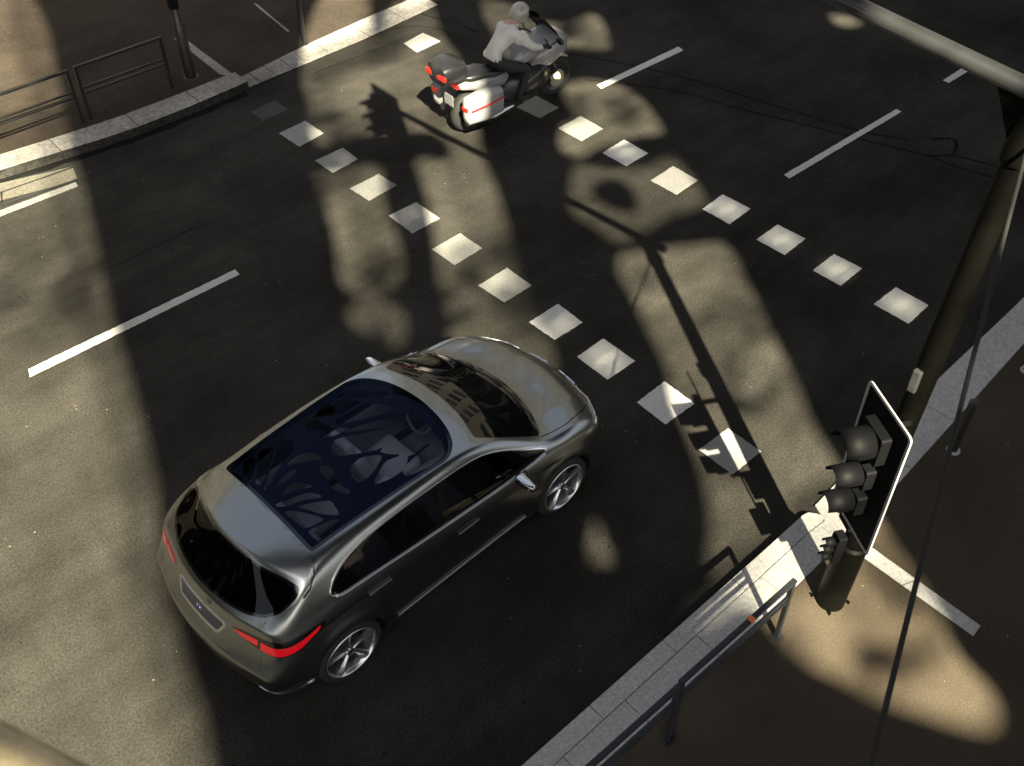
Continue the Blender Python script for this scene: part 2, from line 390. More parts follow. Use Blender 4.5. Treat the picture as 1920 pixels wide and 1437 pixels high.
def marking(name, px, m, z=.004):
    q = [G2(*p) for p in px]; c = np.mean(q, 0)
    # slightly ragged outline, as rolled thermoplastic leaves
    out = []
    for i in range(len(q)):
        a, b = np.array(q[i]), np.array(q[(i+1) % len(q)]); L = np.linalg.norm(b-a); k = max(2, int(L/.04))
        nrm = np.array([b[1]-a[1], a[0]-b[0]])/L
        for j in range(k): out.append(a+(b-a)*j/k+nrm*(rng.rand()-.5)*(.009 if j else 0))
    o = MB(); o.prism(ccw([tuple(p) for p in out]), .0005, z); return o.build(name, m, road)
wear_and_sun1 = ['mid', 'mid', 'old', 'mid', 'old', 'mid', 'new', 'new', 'new', 'mid']  # tone per square: some wear, plus darker in sun and brighter in shade
for p_, w_ in zip(SQ1, wear_and_sun1): marking('crossing_square', p_, M['paint_'+w_])
for p_, w_ in zip(SQ2, ['old', 'new', 'mid', 'new', 'new', 'new', 'new', 'mid', 'mid']): marking('crossing_square', p_, M['paint_'+w_])
marking('crossing_square', [(470, 210), (492, 227), (541, 206), (516, 189)], M['paint_faint'])
marking('lane_line', [(53, 693), (56, 708), (449, 515), (441, 506)], M['paint_line'])
marking('lane_line', [(1470, 328), (1480, 335), (1690, 210), (1681, 205)], M['paint_new'])
marking('lane_line', [(1119, 160), (1127, 167), (1281, 95), (1272, 88)], M['paint_new'])
marking('lane_line', [(1768, 151), (1779, 156), (1815, 134), (1804, 128)], M['paint_new'])
marking('edge_line', [(-200, 470), (-190, 480), (146, 350), (142, 342)], M['paint_old'])
# trench seams, cracks and faded survey scribbles
def seam_line(px, wd, m, name='tar_seam', z=.003):
    P = smoothpoly([G2(*p) for p in px], 5, closed=False) if len(px) > 2 else np.array([G2(*p) for p in px])
    Ls, Rs = [], []
    for i in range(len(P)):
        t = P[min(i+1, len(P)-1)]-P[max(i-1, 0)]; t /= np.linalg.norm(t)+1e-9; nn = np.array([-t[1], t[0]])
        ww = wd*(.6+.7*rng.rand()); Ls.append(P[i]+nn*ww/2); Rs.append(P[i]-nn*ww/2)
    v = [(p[0], p[1], z) for p in Ls]+[(p[0], p[1], z) for p in Rs]; n = len(Ls)
    MB().add(v, [(i, i+1, n+i+1, n+i) for i in range(n-1)]).build(name, m, road)
seam_line([(1060, 100), (1180, 122), (1290, 148), (1400, 182), (1500, 213), (1620, 248), (1700, 262)], .035, M['tar_and_shade'])
seam_line([(1100, 150), (1260, 170), (1390, 205), (1500, 232), (1640, 268), (1740, 292)], .03, M['tar_and_shade'])
seam_line([(1745, 262), (1790, 262), (1785, 290), (1738, 292)], .05, M['tar_and_shade'])
seam_line([(1785, 292), (1820, 300), (1880, 315)], .03, M['tar_and_shade'])
seam_line([(1740, 292), (1800, 315), (1870, 335)], .03, M['tar_and_shade'])
seam_line([(760, 15), (800, 30), (845, 40), (900, 62)], .03, M['tar_and_shade'])
seam_line([(735, 55), (790, 50), (840, 60), (880, 75)], .02, M['tar_and_shade'])
seam_line([(590, 137), (640, 118), (690, 100), (760, 70)], .02, M['tar_and_shade'])
seam_line([(200, 505), (290, 465), (360, 430), (400, 418)], .02, M['tar_and_shade'])
seam_line([(1525, 950), (1551, 923), (1600, 870)], .018, M['tar_and_shade'], z=.006)
for (cx, cy, n_) in ((985, 262, 9), (1120, 505, 6)):
    for k in range(n_):
        a = (cx-45+rng.rand()*80, cy-25+rng.rand()*50); L = 18+rng.rand()*30; s_ = -.1+rng.rand()*.9
        seam_line([a, (a[0]+L*.5, a[1]+L*.5*s_+3), (a[0]+L, a[1]+L*s_)], .010, M['paint_faint'], 'survey_mark', .0035)
#==STREET==
# ------------------------------------------------------------------ street furniture
def seg(a, b): return [Vector(a), Vector(b)]
def rail_panel(x0, x1, y, z0, m, label, cat='railing', group=None, lower=(.72,), H=.93, yb=None, w=.045, name='guard_rail', rz=0):
    t = empty(name, (x0, y, z0), rz); tag(t, label, cat, group)
    L = x1-x0
    for x in (0, L):
        b = MB(); b.box((x, 0, (H-.03)/2-.02), (w, w, H-.03+.04), bev=.004)
        b.box((x, 0, .006), (.10, .10, .012), bev=.002); b.build('post', m, t)
    b = MB(); b.box((L/2, 0, H-.01), (L+w, w*1.15, .04), bev=.006); b.build('top_rail', m, t)
    for zl in lower:
        b = MB(); b.box((L/2, 0, zl), (L-w, w*.6, .03), bev=.003); b.build('lower_rail', m, t)
    return t
GR = 'guard rails along the kerbs'
r1 = rail_panel(3.97, 5.46, 2.455, .121, M['rail'], 'dark grey guard rail beside the traffic signal mast, with a small orange sticker on top', group=GR, lower=(.70, .62))
r2 = rail_panel(2.40, 3.90, 2.44, .121, M['rail'], 'dark grey guard rail cut by the bottom edge of the photo, near the kerb', group=GR, lower=(.70, .62))
b = MB(); b.box((.89, 0, .925), (.055, .056, .048), bev=.003); b.build('sticker', mat('orange_sticker', (.75, .20, .06), .5), r1)
rail_panel(4.83, 6.30, 15.89, .121, M['black'], 'black guard rail on the far pavement beside the slim signal post', group=GR, lower=(.56, .47), w=.05)
rail_panel(3.18, 4.68, 15.86, .121, M['black'], 'black guard rail on the far pavement at the left edge in the sunlit strip', group=GR, lower=(.56, .47), w=.05)
pa = G(0, 20, .9); pb = G(60, 5, .9)
rail_panel(2.6, 4.35, 20.6, .121, M['black'], 'black guard rail far back in the top left corner', group=GR, lower=(.56, .47), w=.05, rz=R(3))
def bollard(x, y, z, label, h=.80, r=.045):
    t = empty('bollard', (x, y, z)); tag(t, label, 'bollard')
    b = MB(); b.tube([(0, 0, -.03), (0, 0, h-.03), (0, 0, h-.01), (0, 0, h)], [r, r, r*.9, r*.55], 20); b.build('post', M['black'], t, smooth=40)
    b = MB(); b.tube([(0, 0, h-.075), (0, 0, h-.005), (0, 0, h+.012)], [r*1.02, r*1.02, r*.6], 20); b.build('cap', M['rail'], t, smooth=40)
    b = MB(); b.tube([(0, 0, -.01), (0, 0, .014), (0, 0, .02)], [r*1.7, r*1.7, r*1.3], 20); b.build('collar', M['granite'], t, smooth=40)
b1 = G(1787, 845, .02)
bollard(b1[0], b1[1], .02, 'slim dark bollard with a grey cap standing between the granite band and the hanging cable')
b2 = G(1925, 695, .02)
bollard(b2[0], b2[1], .02, 'dark bollard cut off by the right edge of the photo behind the granite band')
# plain post on the far pavement
t = empty('post', (8.95, 15.93, .02)); tag(t, 'plain black post standing alone at the edge of the far pavement', 'post')
b = MB(); b.tube([(0, 0, -.02), (0, 0, 1.25), (0, 0, 1.3)], [.045, .045, .03], 16); b.build('shaft', M['black'], t, smooth=40)
b = MB(); b.tube([(0, 0, -.01), (0, 0, .03)], [.075, .07], 16); b.build('base_collar', M['black'], t, smooth=40)

# far pedestrian signal on a slim pole
t = empty('traffic_signal', (6.72, 16.02, .121)); tag(t, 'slim black signal post with a lit green lamp on the far pavement', 'traffic light')
b = MB(); b.tube([(0, 0, -.02), (0, 0, .95), (0, 0, 1.0), (0, 0, 3.4)], [.095, .09, .062, .055], 18); b.build('post', M['black'], t, smooth=40)
b = MB(); b.tube([(0, 0, -.005), (0, 0, .04)], [.15, .13], 18); b.build('base_plate', M['black'], t, smooth=40)
b = MB(); b.box((-.06, -.09, 1.95), (.26, .22, .62), bev=.02); b.box((.02, -.02, 2.45), (.2, .2, .2), bev=.02); hs_ = b.build('lamp_housing', M['visor'], t)
b = MB(); b.box((-.05, -.10, 1.42), (.14, .14, .26), bev=.02); b.build('button_box', M['visor'], t)
b = MB(); b.tube([(-.06, -.195, 1.555), (-.06, -.235, 1.55)], [.055, .05], 16)
b.build('lamp', mat('green_lamp', (.02, .3, .15), .3, emit=(.10, 1.0, .50), estr=1.2), t, smooth=40)
b = MB(); b.box((-.06, -.20, 1.60), (.20, .16, .012)); b.box((-.165, -.2, 1.54), (.012, .16, .12)); b.box((.045, -.2, 1.54), (.012, .16, .12)); b.build('visor', M['visor'], t)

# big signal mast with arm
mast = empty('signal_mast', (6.19, 2.37, .08)); tag(mast, 'tall dark signal mast with a white-edged backboard and a long grey arm', 'traffic light')
O = Vector((6.19, 2.37, .08)); TOP = Vector((6.32, 2.24, 5.30))-O
def mp(t): return TOP*t
b = MB(); b.tube([mp(-.005), mp(.0), mp(.185), mp(.19)], [.145, .143, .138, .115], 32); b.build('door_section', M['mast'], mast, smooth=35)
b = MB(); b.tube([mp(.185), mp(.5), mp(1.0)], [.108, .100, .086], 32); b.build('pole', M['mast'], mast, smooth=35)
b = MB(); b.tube([mp(-.006), mp(.006)], [.21, .20], 24)
for k in range(4):
    q = k*math.pi/2+.6; b.tube([Vector((math.cos(q)*.175, math.sin(q)*.175, 0)), Vector((math.cos(q)*.175, math.sin(q)*.175, .07))], .015, 6)
b.build('base_plate', M['mast'], mast, smooth=35)
AD = Vector((-.19, .966, .172)).normalized()
A0 = TOP.copy()
b = MB()
AB = TOP+Vector((.0, -.02, .335))
end_ = AB+AD*4.85
b.tube([AB-AD*.30, AB+AD*.6, AB+AD*2.6, end_], [.064, .062, .057, .052], 28)
b.build('arm', M['arm'], mast, smooth=40)
b = MB()
tri = [TOP+Vector((0, .05, -.12)), TOP+Vector((-.05, .27, .34)), TOP+Vector((-.01, .03, .28))]
vv = [p+Vector((s_*.016, 0, 0)) for s_ in (-1, 1) for p in tri]
b.add(vv, [(0, 1, 2), (3, 5, 4), (0, 3, 4, 1), (1, 4, 5, 2), (2, 5, 3, 0)])
b.build('gusset', M['mast'], mast)
b = MB(); b.tube([TOP*.975, TOP*.99, TOP+Vector((0, -.01, .16)), TOP+Vector((0, -.015, .32))], [.112, .112, .090, .072], 24)
b.build('bracket', M['mast'], mast, smooth=30)
# board
BN = Vector((-.88, .475, 0)).normalized(); BR = Vector((-.475, -.88, 0)).normalized()  # normal, right-hand edge direction
BC = Vector((5.965, 2.34, 0))
def board_pt(u, z, d=0.0): p = BC+BR*u+BN*d; return Vector((p.x, p.y, z))-O
def rr(hw, z0, z1, r, n=5): return inset_round([(-hw, z0), (hw, z0), (hw, z1), (-hw, z1)], r, n)
def plate(poly, d0, d1, name, m, parent, inner=None):
    n = len(poly); b = MB()
    if inner is None:
        v = [board_pt(p[0], p[1], d0) for p in poly]+[board_pt(p[0], p[1], d1) for p in poly]
        b.add(v, [tuple(range(n)), tuple(range(n, 2*n))]+[(i, (i+1) % n, n+(i+1) % n, n+i) for i in range(n)])
    else:
        v = [board_pt(*p, d) for d in (d0, d1) for P_ in (poly, inner) for p in P_]
        f = []
        for i in range(n):
            j = (i+1) % n
            f += [(i, j, n+j, n+i), (2*n+i, 2*n+j, 3*n+j, 3*n+i), (i, j, 2*n+j, 2*n+i), (n+i, n+j, 3*n+j, 3*n+i)]
        b.add(v, f)
    return b.build(name, m, parent)
Z0, Z1, HW = 1.53, 3.02, .345
bd = plate(rr(HW-.002, Z0+.002, Z1-.002, .05), -.012, .004, 'backboard', M['visor'], mast)
plate(rr(HW, Z0, Z1, .055), -.006, .010, 'border', M['white_edge'], bd, inner=rr(HW-.028, Z0+.028, Z1-.028, .035))
def lamp_unit(u, z, r, parent, rim, vl):
    # housing
    hb = r*1.22; plate(rr(hb, z-hb, z+hb, .03), .003, .10, 'lamp_housing', M['visor'], parent)
    # lens
    b = MB(); b.tube([board_pt(u, z, .10), board_pt(u, z, .108), board_pt(u, z, .125)], [r, r*.98, r*.55], 24); b.build('lens', rim, parent, smooth=60)
    # visor: open half tube
    b = MB(); v = []; n = 20; rr_ = r*1.10
    for d, ro in ((.095, rr_), (.095+vl, rr_*1.02)):
        for k in range(n+1):
            q = R(-38)+(R(256))*k/n
            dd = d if d < .1 else .095+vl*(1.0 if 0 <= math.degrees(q) <= 180 else .55)
            v.append(board_pt(u-math.cos(q)*ro, z+math.sin(q)*ro, dd))
    f = [(k, k+1, n+2+k, n+1+k) for k in range(n)]
    o = mesh_obj('visor', v, f, M['visor'], parent, smooth=True)
    s = o.modifiers.new('s', 'SOLIDIFY'); s.thickness = .008; s.offset = 1
lens_dark = mat('lens_dark', (.05, .012, .01), .25); lens_y = mat('lens_amber', (.06, .04, .01), .25); lens_g = mat('lens_green', (.01, .05, .035), .25)
lamp_unit(0, 2.66, .128, mast, lens_dark, .27)
lamp_unit(0, 2.27, .095, mast, lens_y, .25)
lamp_unit(0, 1.94, .095, mast, lens_g, .25)
for z in (1.75, 2.8):
    b = MB(); b.tube([board_pt(0, z, -.01), board_pt(0, z, -.22)], .03, 8); b.build('mount', M['mast'], mast, smooth=40)
# maker's plate stickers behind the board edge and the junction box
b = MB(); bc = mp(.27)+BN*.13; T4 = Matrix.Translation(bc) @ Matrix.Rotation(math.atan2(BN.y, BN.x), 4, 'Z'); b.box((0, 0, 0), (.16, .20, .20), bev=.015, M4=T4)
b.build('junction_box', M['visor'], mast)
rep = MB(); rc = mp(.185)+BN*.17
T4 = Matrix.Translation(rc) @ Matrix.Rotation(math.atan2(BN.y, BN.x), 4, 'Z'); rep.box((0, 0, 0), (.10, .12, .36), bev=.012, M4=T4)
rpt = rep.build('repeater_housing', M['visor'], mast)
for k in (-1, 0, 1):
    c = rc+Vector((0, 0, k*.105)); v = []; n = 12
    for d in (.05, .15):
        for j in range(n+1):
            q = R(-20)+R(220)*j/n
            side = Vector((-BN.y, BN.x, 0))
            v.append(c+BN*d+side*math.cos(q)*.046+Vector((0, 0, math.sin(q)*.046)))
    o = mesh_obj('repeater_visor', v, [(j, j+1, n+2+j, n+1+j) for j in range(n)], M['visor'], rpt, smooth=True)
    s = o.modifiers.new('s', 'SOLIDIFY'); s.thickness = .006
    b = MB(); b.tube([c+BN*.05, c+BN*.056], [.04, .038], 14); b.build('repeater_lens', (lens_g, lens_y, lens_dark)[k+1], rpt)
b = MB(); c4 = mp(.60)+Vector((-.105, .02, 0)); b.box((c4.x, c4.y, c4.z), (.05, .07, .22), bev=.01); b.build('access_plate', M['arm'], mast)
# heads hanging at the far end of the arm (their shadow falls on the road)
for k, (dd, sc) in enumerate(((4.75, 1.0),)):
    p = AB+AD*dd
    h = empty('hanging_head', p); h.parent = mast
    b = MB(); b.box((-.02, 0, -.15), (.04, .75*sc, 1.35*sc), bev=.02); b.box((-.14, 0, -.1), (.2, .36*sc, 1.05*sc), bev=.03); b.build('head_board', M['visor'], h)
    for z in (-.45, -.1, .28):
        b = MB(); v = []; n = 10
        for d in (.22, .48):
            for j in range(n+1):
                q = R(-20)+R(220)*j/n; v.append((-d, math.cos(q)*.12*sc, z*sc+math.sin(q)*.12*sc))
        o = mesh_obj('visor', v, [(j, j+1, n+2+j, n+1+j) for j in range(n)], M['visor'], h, smooth=True)
        s = o.modifiers.new('s', 'SOLIDIFY'); s.thickness = .008
# hanging cable from the mast head towards the bridge
c0 = Vector((6.28, 2.2, 5.34)); c1 = Vector(G(1637, 1437, 4.6)); 
c2 = c1+(c1-c0)*.35
pts = [c0.lerp(c2, k/24)+Vector((0, 0, -.10*math.sin(math.pi*k/24))) for k in range(25)]
b = MB(); b.tube(pts, .014, 10); cb = b.build('hanging_cable', M['rubber'], smooth=40)
tag(cb, 'thin black cable running from the mast top down past the backboard to the bottom edge', 'cable')
c0b = Vector((6.36, 2.2, 5.34)); mid = Vector(G(1862, 400, 4.9))
# ------------------------------------------------------------------ parapet of the bridge the photo is taken from
A_, B_ = G(-60, 1306, 7.3), G(230, 1459, 7.3)
d_ = np.array([B_[0]-A_[0], B_[1]-A_[1]]); d_ /= np.linalg.norm(d_); nn_ = np.array([d_[1], -d_[0]])
if nn_[1] > 0: nn_ = -nn_
p0 = np.array(A_[:2])-d_*.25; p1 = np.array(B_[:2])+d_*.55
stone_m = mat('sandstone', (.64, .52, .32), .85, var=(9, .35), bump=(40, .5, .01))
b = MB(); q = [tuple(p0), tuple(p1), tuple(p1+nn_*.42), tuple(p0+nn_*.42)]
b.prism(ccw(q), 7.14, 7.3)
q = [tuple(p0-nn_*0+nn_*.05), tuple(p1+nn_*.05), tuple(p1+nn_*.42), tuple(p0+nn_*.42)]
par = b.build('stone_ledge', stone_m); bv = par.modifiers.new('b', 'BEVEL'); bv.width = .03; bv.segments = 3
tag(par, 'blurred sunlit sandstone ledge poking into the bottom left corner', 'ledge')
#==LIGHTSHAPE==
# ------------------------------------------------------------------ added unseen sheet overhead, holes cut to shape the sun patches
HC = 19.0
off = Vector((SD.x, SD.y, 0))*(-HC/SD.z)    # ground minus canopy
def up(px): g = G(px[0], px[1]); return (g[0]-off.x, g[1]-off.y)
LIT = {
 'left_road': [(-700, -300), (40, -60), (95, 60), (120, 180), (140, 300), (168, 400), (192, 520), (215, 620), (245, 720), (272, 820), (290, 900), (298, 1000), (312, 1120), (345, 1240), (380, 1340), (400, 1480), (300, 1700), (-700, 1700), (-1500, 700)],
 'patch_b': [(600, 0), (640, -40), (690, -40), (693, 20), (700, 60), (716, 66), (738, 10), (800, -10), (812, 20), (830, 70), (860, 110), (880, 180), (895, 240), (903, 290), (925, 345), (943, 400), (960, 460), (975, 520), (1000, 590), (1036, 655), (1030, 700), (950, 700), (850, 650), (845, 600), (825, 540), (820, 480), (811, 420), (802, 370), (788, 328), (780, 304), (800, 296), (835, 300), (845, 275), (815, 250), (770, 246), (720, 250), (665, 257), (625, 270), (596, 270), (585, 240), (578, 190), (568, 155), (570, 110), (575, 60)],
 'patch_c': [(590, 325), (640, 320), (690, 308), (714, 316), (716, 345), (722, 390), (742, 440), (754, 490), (748, 530), (712, 556), (752, 580), (762, 630), (735, 648), (718, 612), (700, 628), (665, 612), (650, 585), (672, 560), (640, 530), (630, 450), (612, 390), (598, 350)],
 'patch_e': [(1060, 160), (1100, 150), (1160, 160), (1205, 190), (1226, 218), (1240, 240), (1232, 253), (1195, 256), (1150, 268), (1112, 280), (1083, 298), (1058, 286), (1050, 262), (1058, 235), (1080, 220), (1062, 190)],
 'patch_h': [(905, 0), (960, 10), (990, 35), (1030, 42), (1075, 36), (1110, 26), (1128, 40), (1138, 70), (1138, 92), (1100, 92), (1060, 88), (1045, 100), (1010, 110), (960, 90), (920, 50)],
 'patch_f': [(1085, 310), (1150, 318), (1215, 312), (1255, 292), (1280, 312), (1312, 356), (1322, 380), (1292, 396), (1250, 408), (1218, 430), (1198, 436), (1175, 455), (1150, 452), (1110, 425), (1075, 400), (1070, 350)],
 'patch_g': [(1165, 480), (1200, 472), (1240, 466), (1300, 460), (1352, 456), (1378, 482), (1396, 522), (1424, 580), (1452, 640), (1490, 715), (1512, 775), (1545, 835), (1580, 890), (1625, 945), (1660, 1000), (1705, 1065), (1742, 1130), (1762, 1195), (1792, 1240), (1828, 1275), (1846, 1318), (1826, 1352), (1770, 1345), (1700, 1322), (1620, 1296), (1560, 1262), (1510, 1240), (1462, 1205), (1418, 1150), (1375, 1120), (1300, 1160), (1290, 1140), (1335, 1100), (1330, 1050), (1336, 990), (1330, 930), (1312, 870), (1290, 810), (1262, 740), (1256, 700), (1238, 660), (1212, 610), (1190, 560), (1165, 520)],
 'spot_i': [(1114, 985), (1120, 985), (1128, 1010), (1138, 1032), (1146, 1050), (1125, 1053), (1106, 1046), (1109, 1015)],
 'spot_k': [(1560, 28), (1590, 30), (1612, 40), (1600, 50), (1570, 48)],
}
ISLAND = {
 'a': [(1372, 735), (1395, 752), (1425, 748), (1448, 730), (1456, 742), (1440, 762), (1405, 777), (1376, 774), (1362, 755)],
 'b': [(1582, 1232), (1598, 1205), (1625, 1195), (1660, 1210), (1700, 1208), (1738, 1186), (1745, 1202), (1700, 1228), (1650, 1240), (1605, 1252)],
 'c': [(1112, 345), (1150, 335), (1182, 350), (1198, 380), (1190, 398), (1150, 392), (1115, 372)],
 'd': [(860, 515), (880, 505), (895, 512), (880, 525), (862, 528)],
}
SLITS = []  # added openings that throw extra sun onto single crossing squares
def sq_center(px): return np.mean([G2(*p) for p in px], 0)
for px in [SQ1[i] for i in (0, 1, 3, 5, 6, 7, 8, 9)]+[SQ2[i] for i in (1, 2, 3, 4, 5, 6)]:
    c = sq_center(px)-np.array([off.x, off.y])
    for dy in (-.11, .11):
        SLITS.append([(c[0]-.19, c[1]+dy-.030), (c[0]+.19, c[1]+dy-.030), (c[0]+.19, c[1]+dy+.030), (c[0]-.19, c[1]+dy+.030)])
cu = bpy.data.curves.new('sun_gobo', 'CURVE'); cu.dimensions = '2D'; cu.fill_mode = 'BOTH'; cu.extrude = .02
def spline(pts, smooth=True):
    P = smoothpoly(pts, 5) if smooth else np.array(pts)
    s = cu.splines.new('POLY'); s.points.add(len(P)-1)
    for i, p in enumerate(P): s.points[i].co = (p[0], p[1], 0, 1)
    s.use_cyclic_u = True
spline([(-60, -60), (34, -60), (34, 7.0), (14, 9.3), (-60, 9.3)], False)
for k, v in LIT.items(): spline([up(p) for p in v], k != 'left_road')
for k, v in ISLAND.items(): spline([up(p) for p in v])
def seg_dist(P, q):
    P = np.asarray(P, float); A = P; D = np.roll(P, -1, 0)-P; t = np.clip(((q-A)*D).sum(1)/((D**2).sum(1)+1e-12), 0, 1)
    return np.sqrt(((q-A-D*t[:, None])**2).sum(1)).min()
def in_poly(P, q):
    c = False
    for i in range(len(P)):
        a, b_ = P[i], P[(i+1) % len(P)]
        if (a[1] > q[1]) != (b_[1] > q[1]) and q[0] < a[0]+(q[1]-a[1])/(b_[1]-a[1])*(b_[0]-a[0]): c = not c
    return c
HOLES_UP = [smoothpoly([up(p) for p in v], 5) for v in LIT.values()]
for q_ in SLITS:
    if all(not in_poly(H_, q_[k]) and seg_dist(H_, np.array(q_[k])) > .05 for H_ in HOLES_UP for k in range(4)): spline(q_, False)
# sun gap for the ledge
lo = np.array([SD.x, SD.y])*((HC-7.3)/-SD.z)
spline([tuple(x-lo) for x in (p0+d_*.12+nn_*.12, p1-d_*.12+nn_*.12, p1-d_*.12+nn_*.30, p0+d_*.12+nn_*.30)], False)
_c = bpy.data.objects.new('sun_gobo', cu); COL.objects.link(_c)
bpy.context.view_layer.update()
me_ = bpy.data.meshes.new_from_object(_c.evaluated_get(bpy.context.evaluated_depsgraph_get()))
bpy.data.objects.remove(_c)
can = bpy.data.objects.new('sun_gobo', me_); COL.objects.link(can); can.location = (0, 0, HC)
me_.materials.clear(); me_.materials.append(mat('gobo_dark', (.035, .035, .037), .8, var=(2, .3), bump=(8, .3, .02)))
tag(can, 'added unseen dark canopy with irregular openings high overhead, seen only in reflections and by its shadow', 'gobo')
# added slats across parts of the openings, thinning the light to half tone
VEIL = [([(650, 320), (690, 300), (730, 330), (745, 390), (765, 440), (780, 490), (775, 560), (765, 640), (690, 640), (700, 560), (680, 480), (665, 400)], .050, .020),
 ([(850, 250), (930, 280), (960, 400), (990, 480), (1050, 660), (960, 680), (930, 600), (890, 500), (865, 400), (845, 320)], .055, .018),
 ([(1040, 290), (1150, 300), (1300, 290), (1340, 370), (1230, 450), (1140, 470), (1060, 420)], .046, .026),
 ([(560, 560), (780, 520), (800, 660), (600, 680)], .06, .028),
 ([(820, 520), (1010, 560), (1060, 700), (820, 700)], .05, .024),
 ([(118, -60), (140, 180), (160, 300), (190, 400), (215, 520), (240, 620), (270, 720), (300, 820), (320, 900), (330, 1000), (345, 1120), (375, 1240), (410, 1340), (440, 1480), (350, 1480), (330, 1340), (300, 1240), (270, 1120), (250, 1000), (240, 900), (222, 820), (195, 720), (165, 620), (142, 520), (118, 400), (92, 300), (72, 180), (40, 60), (20, -60)], .06, .030),
 ([(1200, 600), (1330, 560), (1400, 620), (1420, 700), (1330, 760), (1260, 740)], .06, .020),
 ([(1290, 860), (1360, 880), (1420, 980), (1400, 1160), (1300, 1160)], .06, .022),
 ([(1560, 900), (1660, 1000), (1760, 1180), (1600, 1200), (1480, 1000)], .06, .014),
 ([(1290, 1150), (1340, 1070), (1500, 925), (1580, 905), (1640, 940), (1560, 1070), (1380, 1180)], .05, .031), ([(560, 140), (620, 150), (640, 300), (560, 310)], .06, .022), ([(690, 0), (760, -20), (740, 120), (700, 130)], .06, .026),
 ([(900, -10), (1010, 0), (1010, 60), (930, 60)], .05, .024), ([(0, 560), (120, 520), (160, 640), (60, 760), (-60, 700)], .06, .012)]
VEIL += [([(560, 110), (840, -15), (860, 60), (600, 160)], .05, .028), ([(-80, 340), (-80, 240), (170, 195), (170, 300)], .05, .026), ([(1590, 1060), (1640, 1010), (1860, 1170), (1830, 1210)], .05, .024)]
vr = np.random.RandomState(11)
for (u0, v0, u1, v1, n_) in ((600, 330, 760, 600, 3), (820, 300, 1000, 620, 8), (1200, 480, 1540, 1000, 12), (1480, 1080, 1800, 1320, 8), (560, 60, 860, 270, 7), (1070, 180, 1230, 270, 3), (0, 420, 200, 1250, 4), (960, 20, 1130, 90, 3)):
    for _ in range(n_):
        cu_, cv_ = u0+vr.rand()*(u1-u0), v0+vr.rand()*(v1-v0); a_ = vr.uniform(18, 48); e_ = vr.uniform(.35, .7); th = vr.uniform(.6, 1.6)
        bl = []
        for k in range(10):
            q = 2*math.pi*k/10; r_ = a_*(.75+.5*vr.rand()); x_, y_ = r_*math.cos(q), r_*e_*math.sin(q)
            bl.append((cu_+x_*math.cos(th)-y_*math.sin(th), cv_+x_*math.sin(th)+y_*math.cos(th)))
        VEIL.append((bl, .055, vr.uniform(.018, .036)))
for poly, pitch, bar in VEIL:
    P = np.array([up(p) for p in poly]); b = MB(); yv = P[:, 1].min()
    while yv < P[:, 1].max():
        xs_ = sorted(P[i][0]+(yv-P[i][1])/(P[(i+1) % len(P)][1]-P[i][1])*(P[(i+1) % len(P)][0]-P[i][0]) for i in range(len(P)) if (P[i][1] > yv) != (P[(i+1) % len(P)][1] > yv))
        for a_, c_ in zip(xs_[::2], xs_[1::2]):
            a_ -= rng.rand()*.25; c_ += rng.rand()*.25
            b.add([(a_, yv, .03), (c_, yv, .03), (c_, yv+bar, .03), (a_, yv+bar, .03)], [(0, 1, 2, 3)])
        yv += pitch
    b.build('halftone_slats', me_.materials[0], can)
#==FACADES==
# ------------------------------------------------------------------ buildings beyond the frame (seen in the car's glass)
def facade(name, x0, x1, y, h, rz, label, floors, bays, wall_c, lit_band=False):
    t = empty(name, (x0, y, 0), rz); tag(t, label, 'building'); L = x1-x0
    wm = mat(name+'_wall', wall_c, .85, var=(1.5, .2)); gm = mat(name+'_pane', (.012, .014, .02), .12, spec=.8)
    b = MB(); fh = h/floors; bw = L/bays
    # wall as piers and spandrels so that windows are real openings
    for k in range(bays+1): b.box((k*bw, .3, h/2), (bw*.42, .6, h))
    for f in range(floors+1): b.box((L/2, .34, f*fh), (L, .6, fh*.42))
    b.build('wall', wm, t)
    b = MB(); b.box((L/2, .0, h+.2), (L+1, 1.2, .5)); b.build('cornice', wm, t)
    for f in range(floors):
        for k in range(bays):
            b = MB(); b.box(((k+.5)*bw, .45, (f+.5)*fh), (bw*.62, .04, fh*.62)); b.build('window', gm, t)
    b = MB(); b.box((L/2, 4.2, h/2), (L, 7, h-.4)); b.build('core', wm, t)
facade('office_building', -16, 14, 31, 19.5, R(0), 'stone office building across the street, seen only mirrored in the car glass', 6, 9, (.055, .048, .036))
facade('tall_house', -38, -9, 12, 27, R(33), 'dark tall house down the road to the left, seen only mirrored in the rear glass', 8, 9, (.035, .032, .03))
facade('apartment_building', 26, 56, 32, 20, R(-62), 'dark apartment building up the road, seen only mirrored in the car glass', 6, 8, (.035, .032, .03))
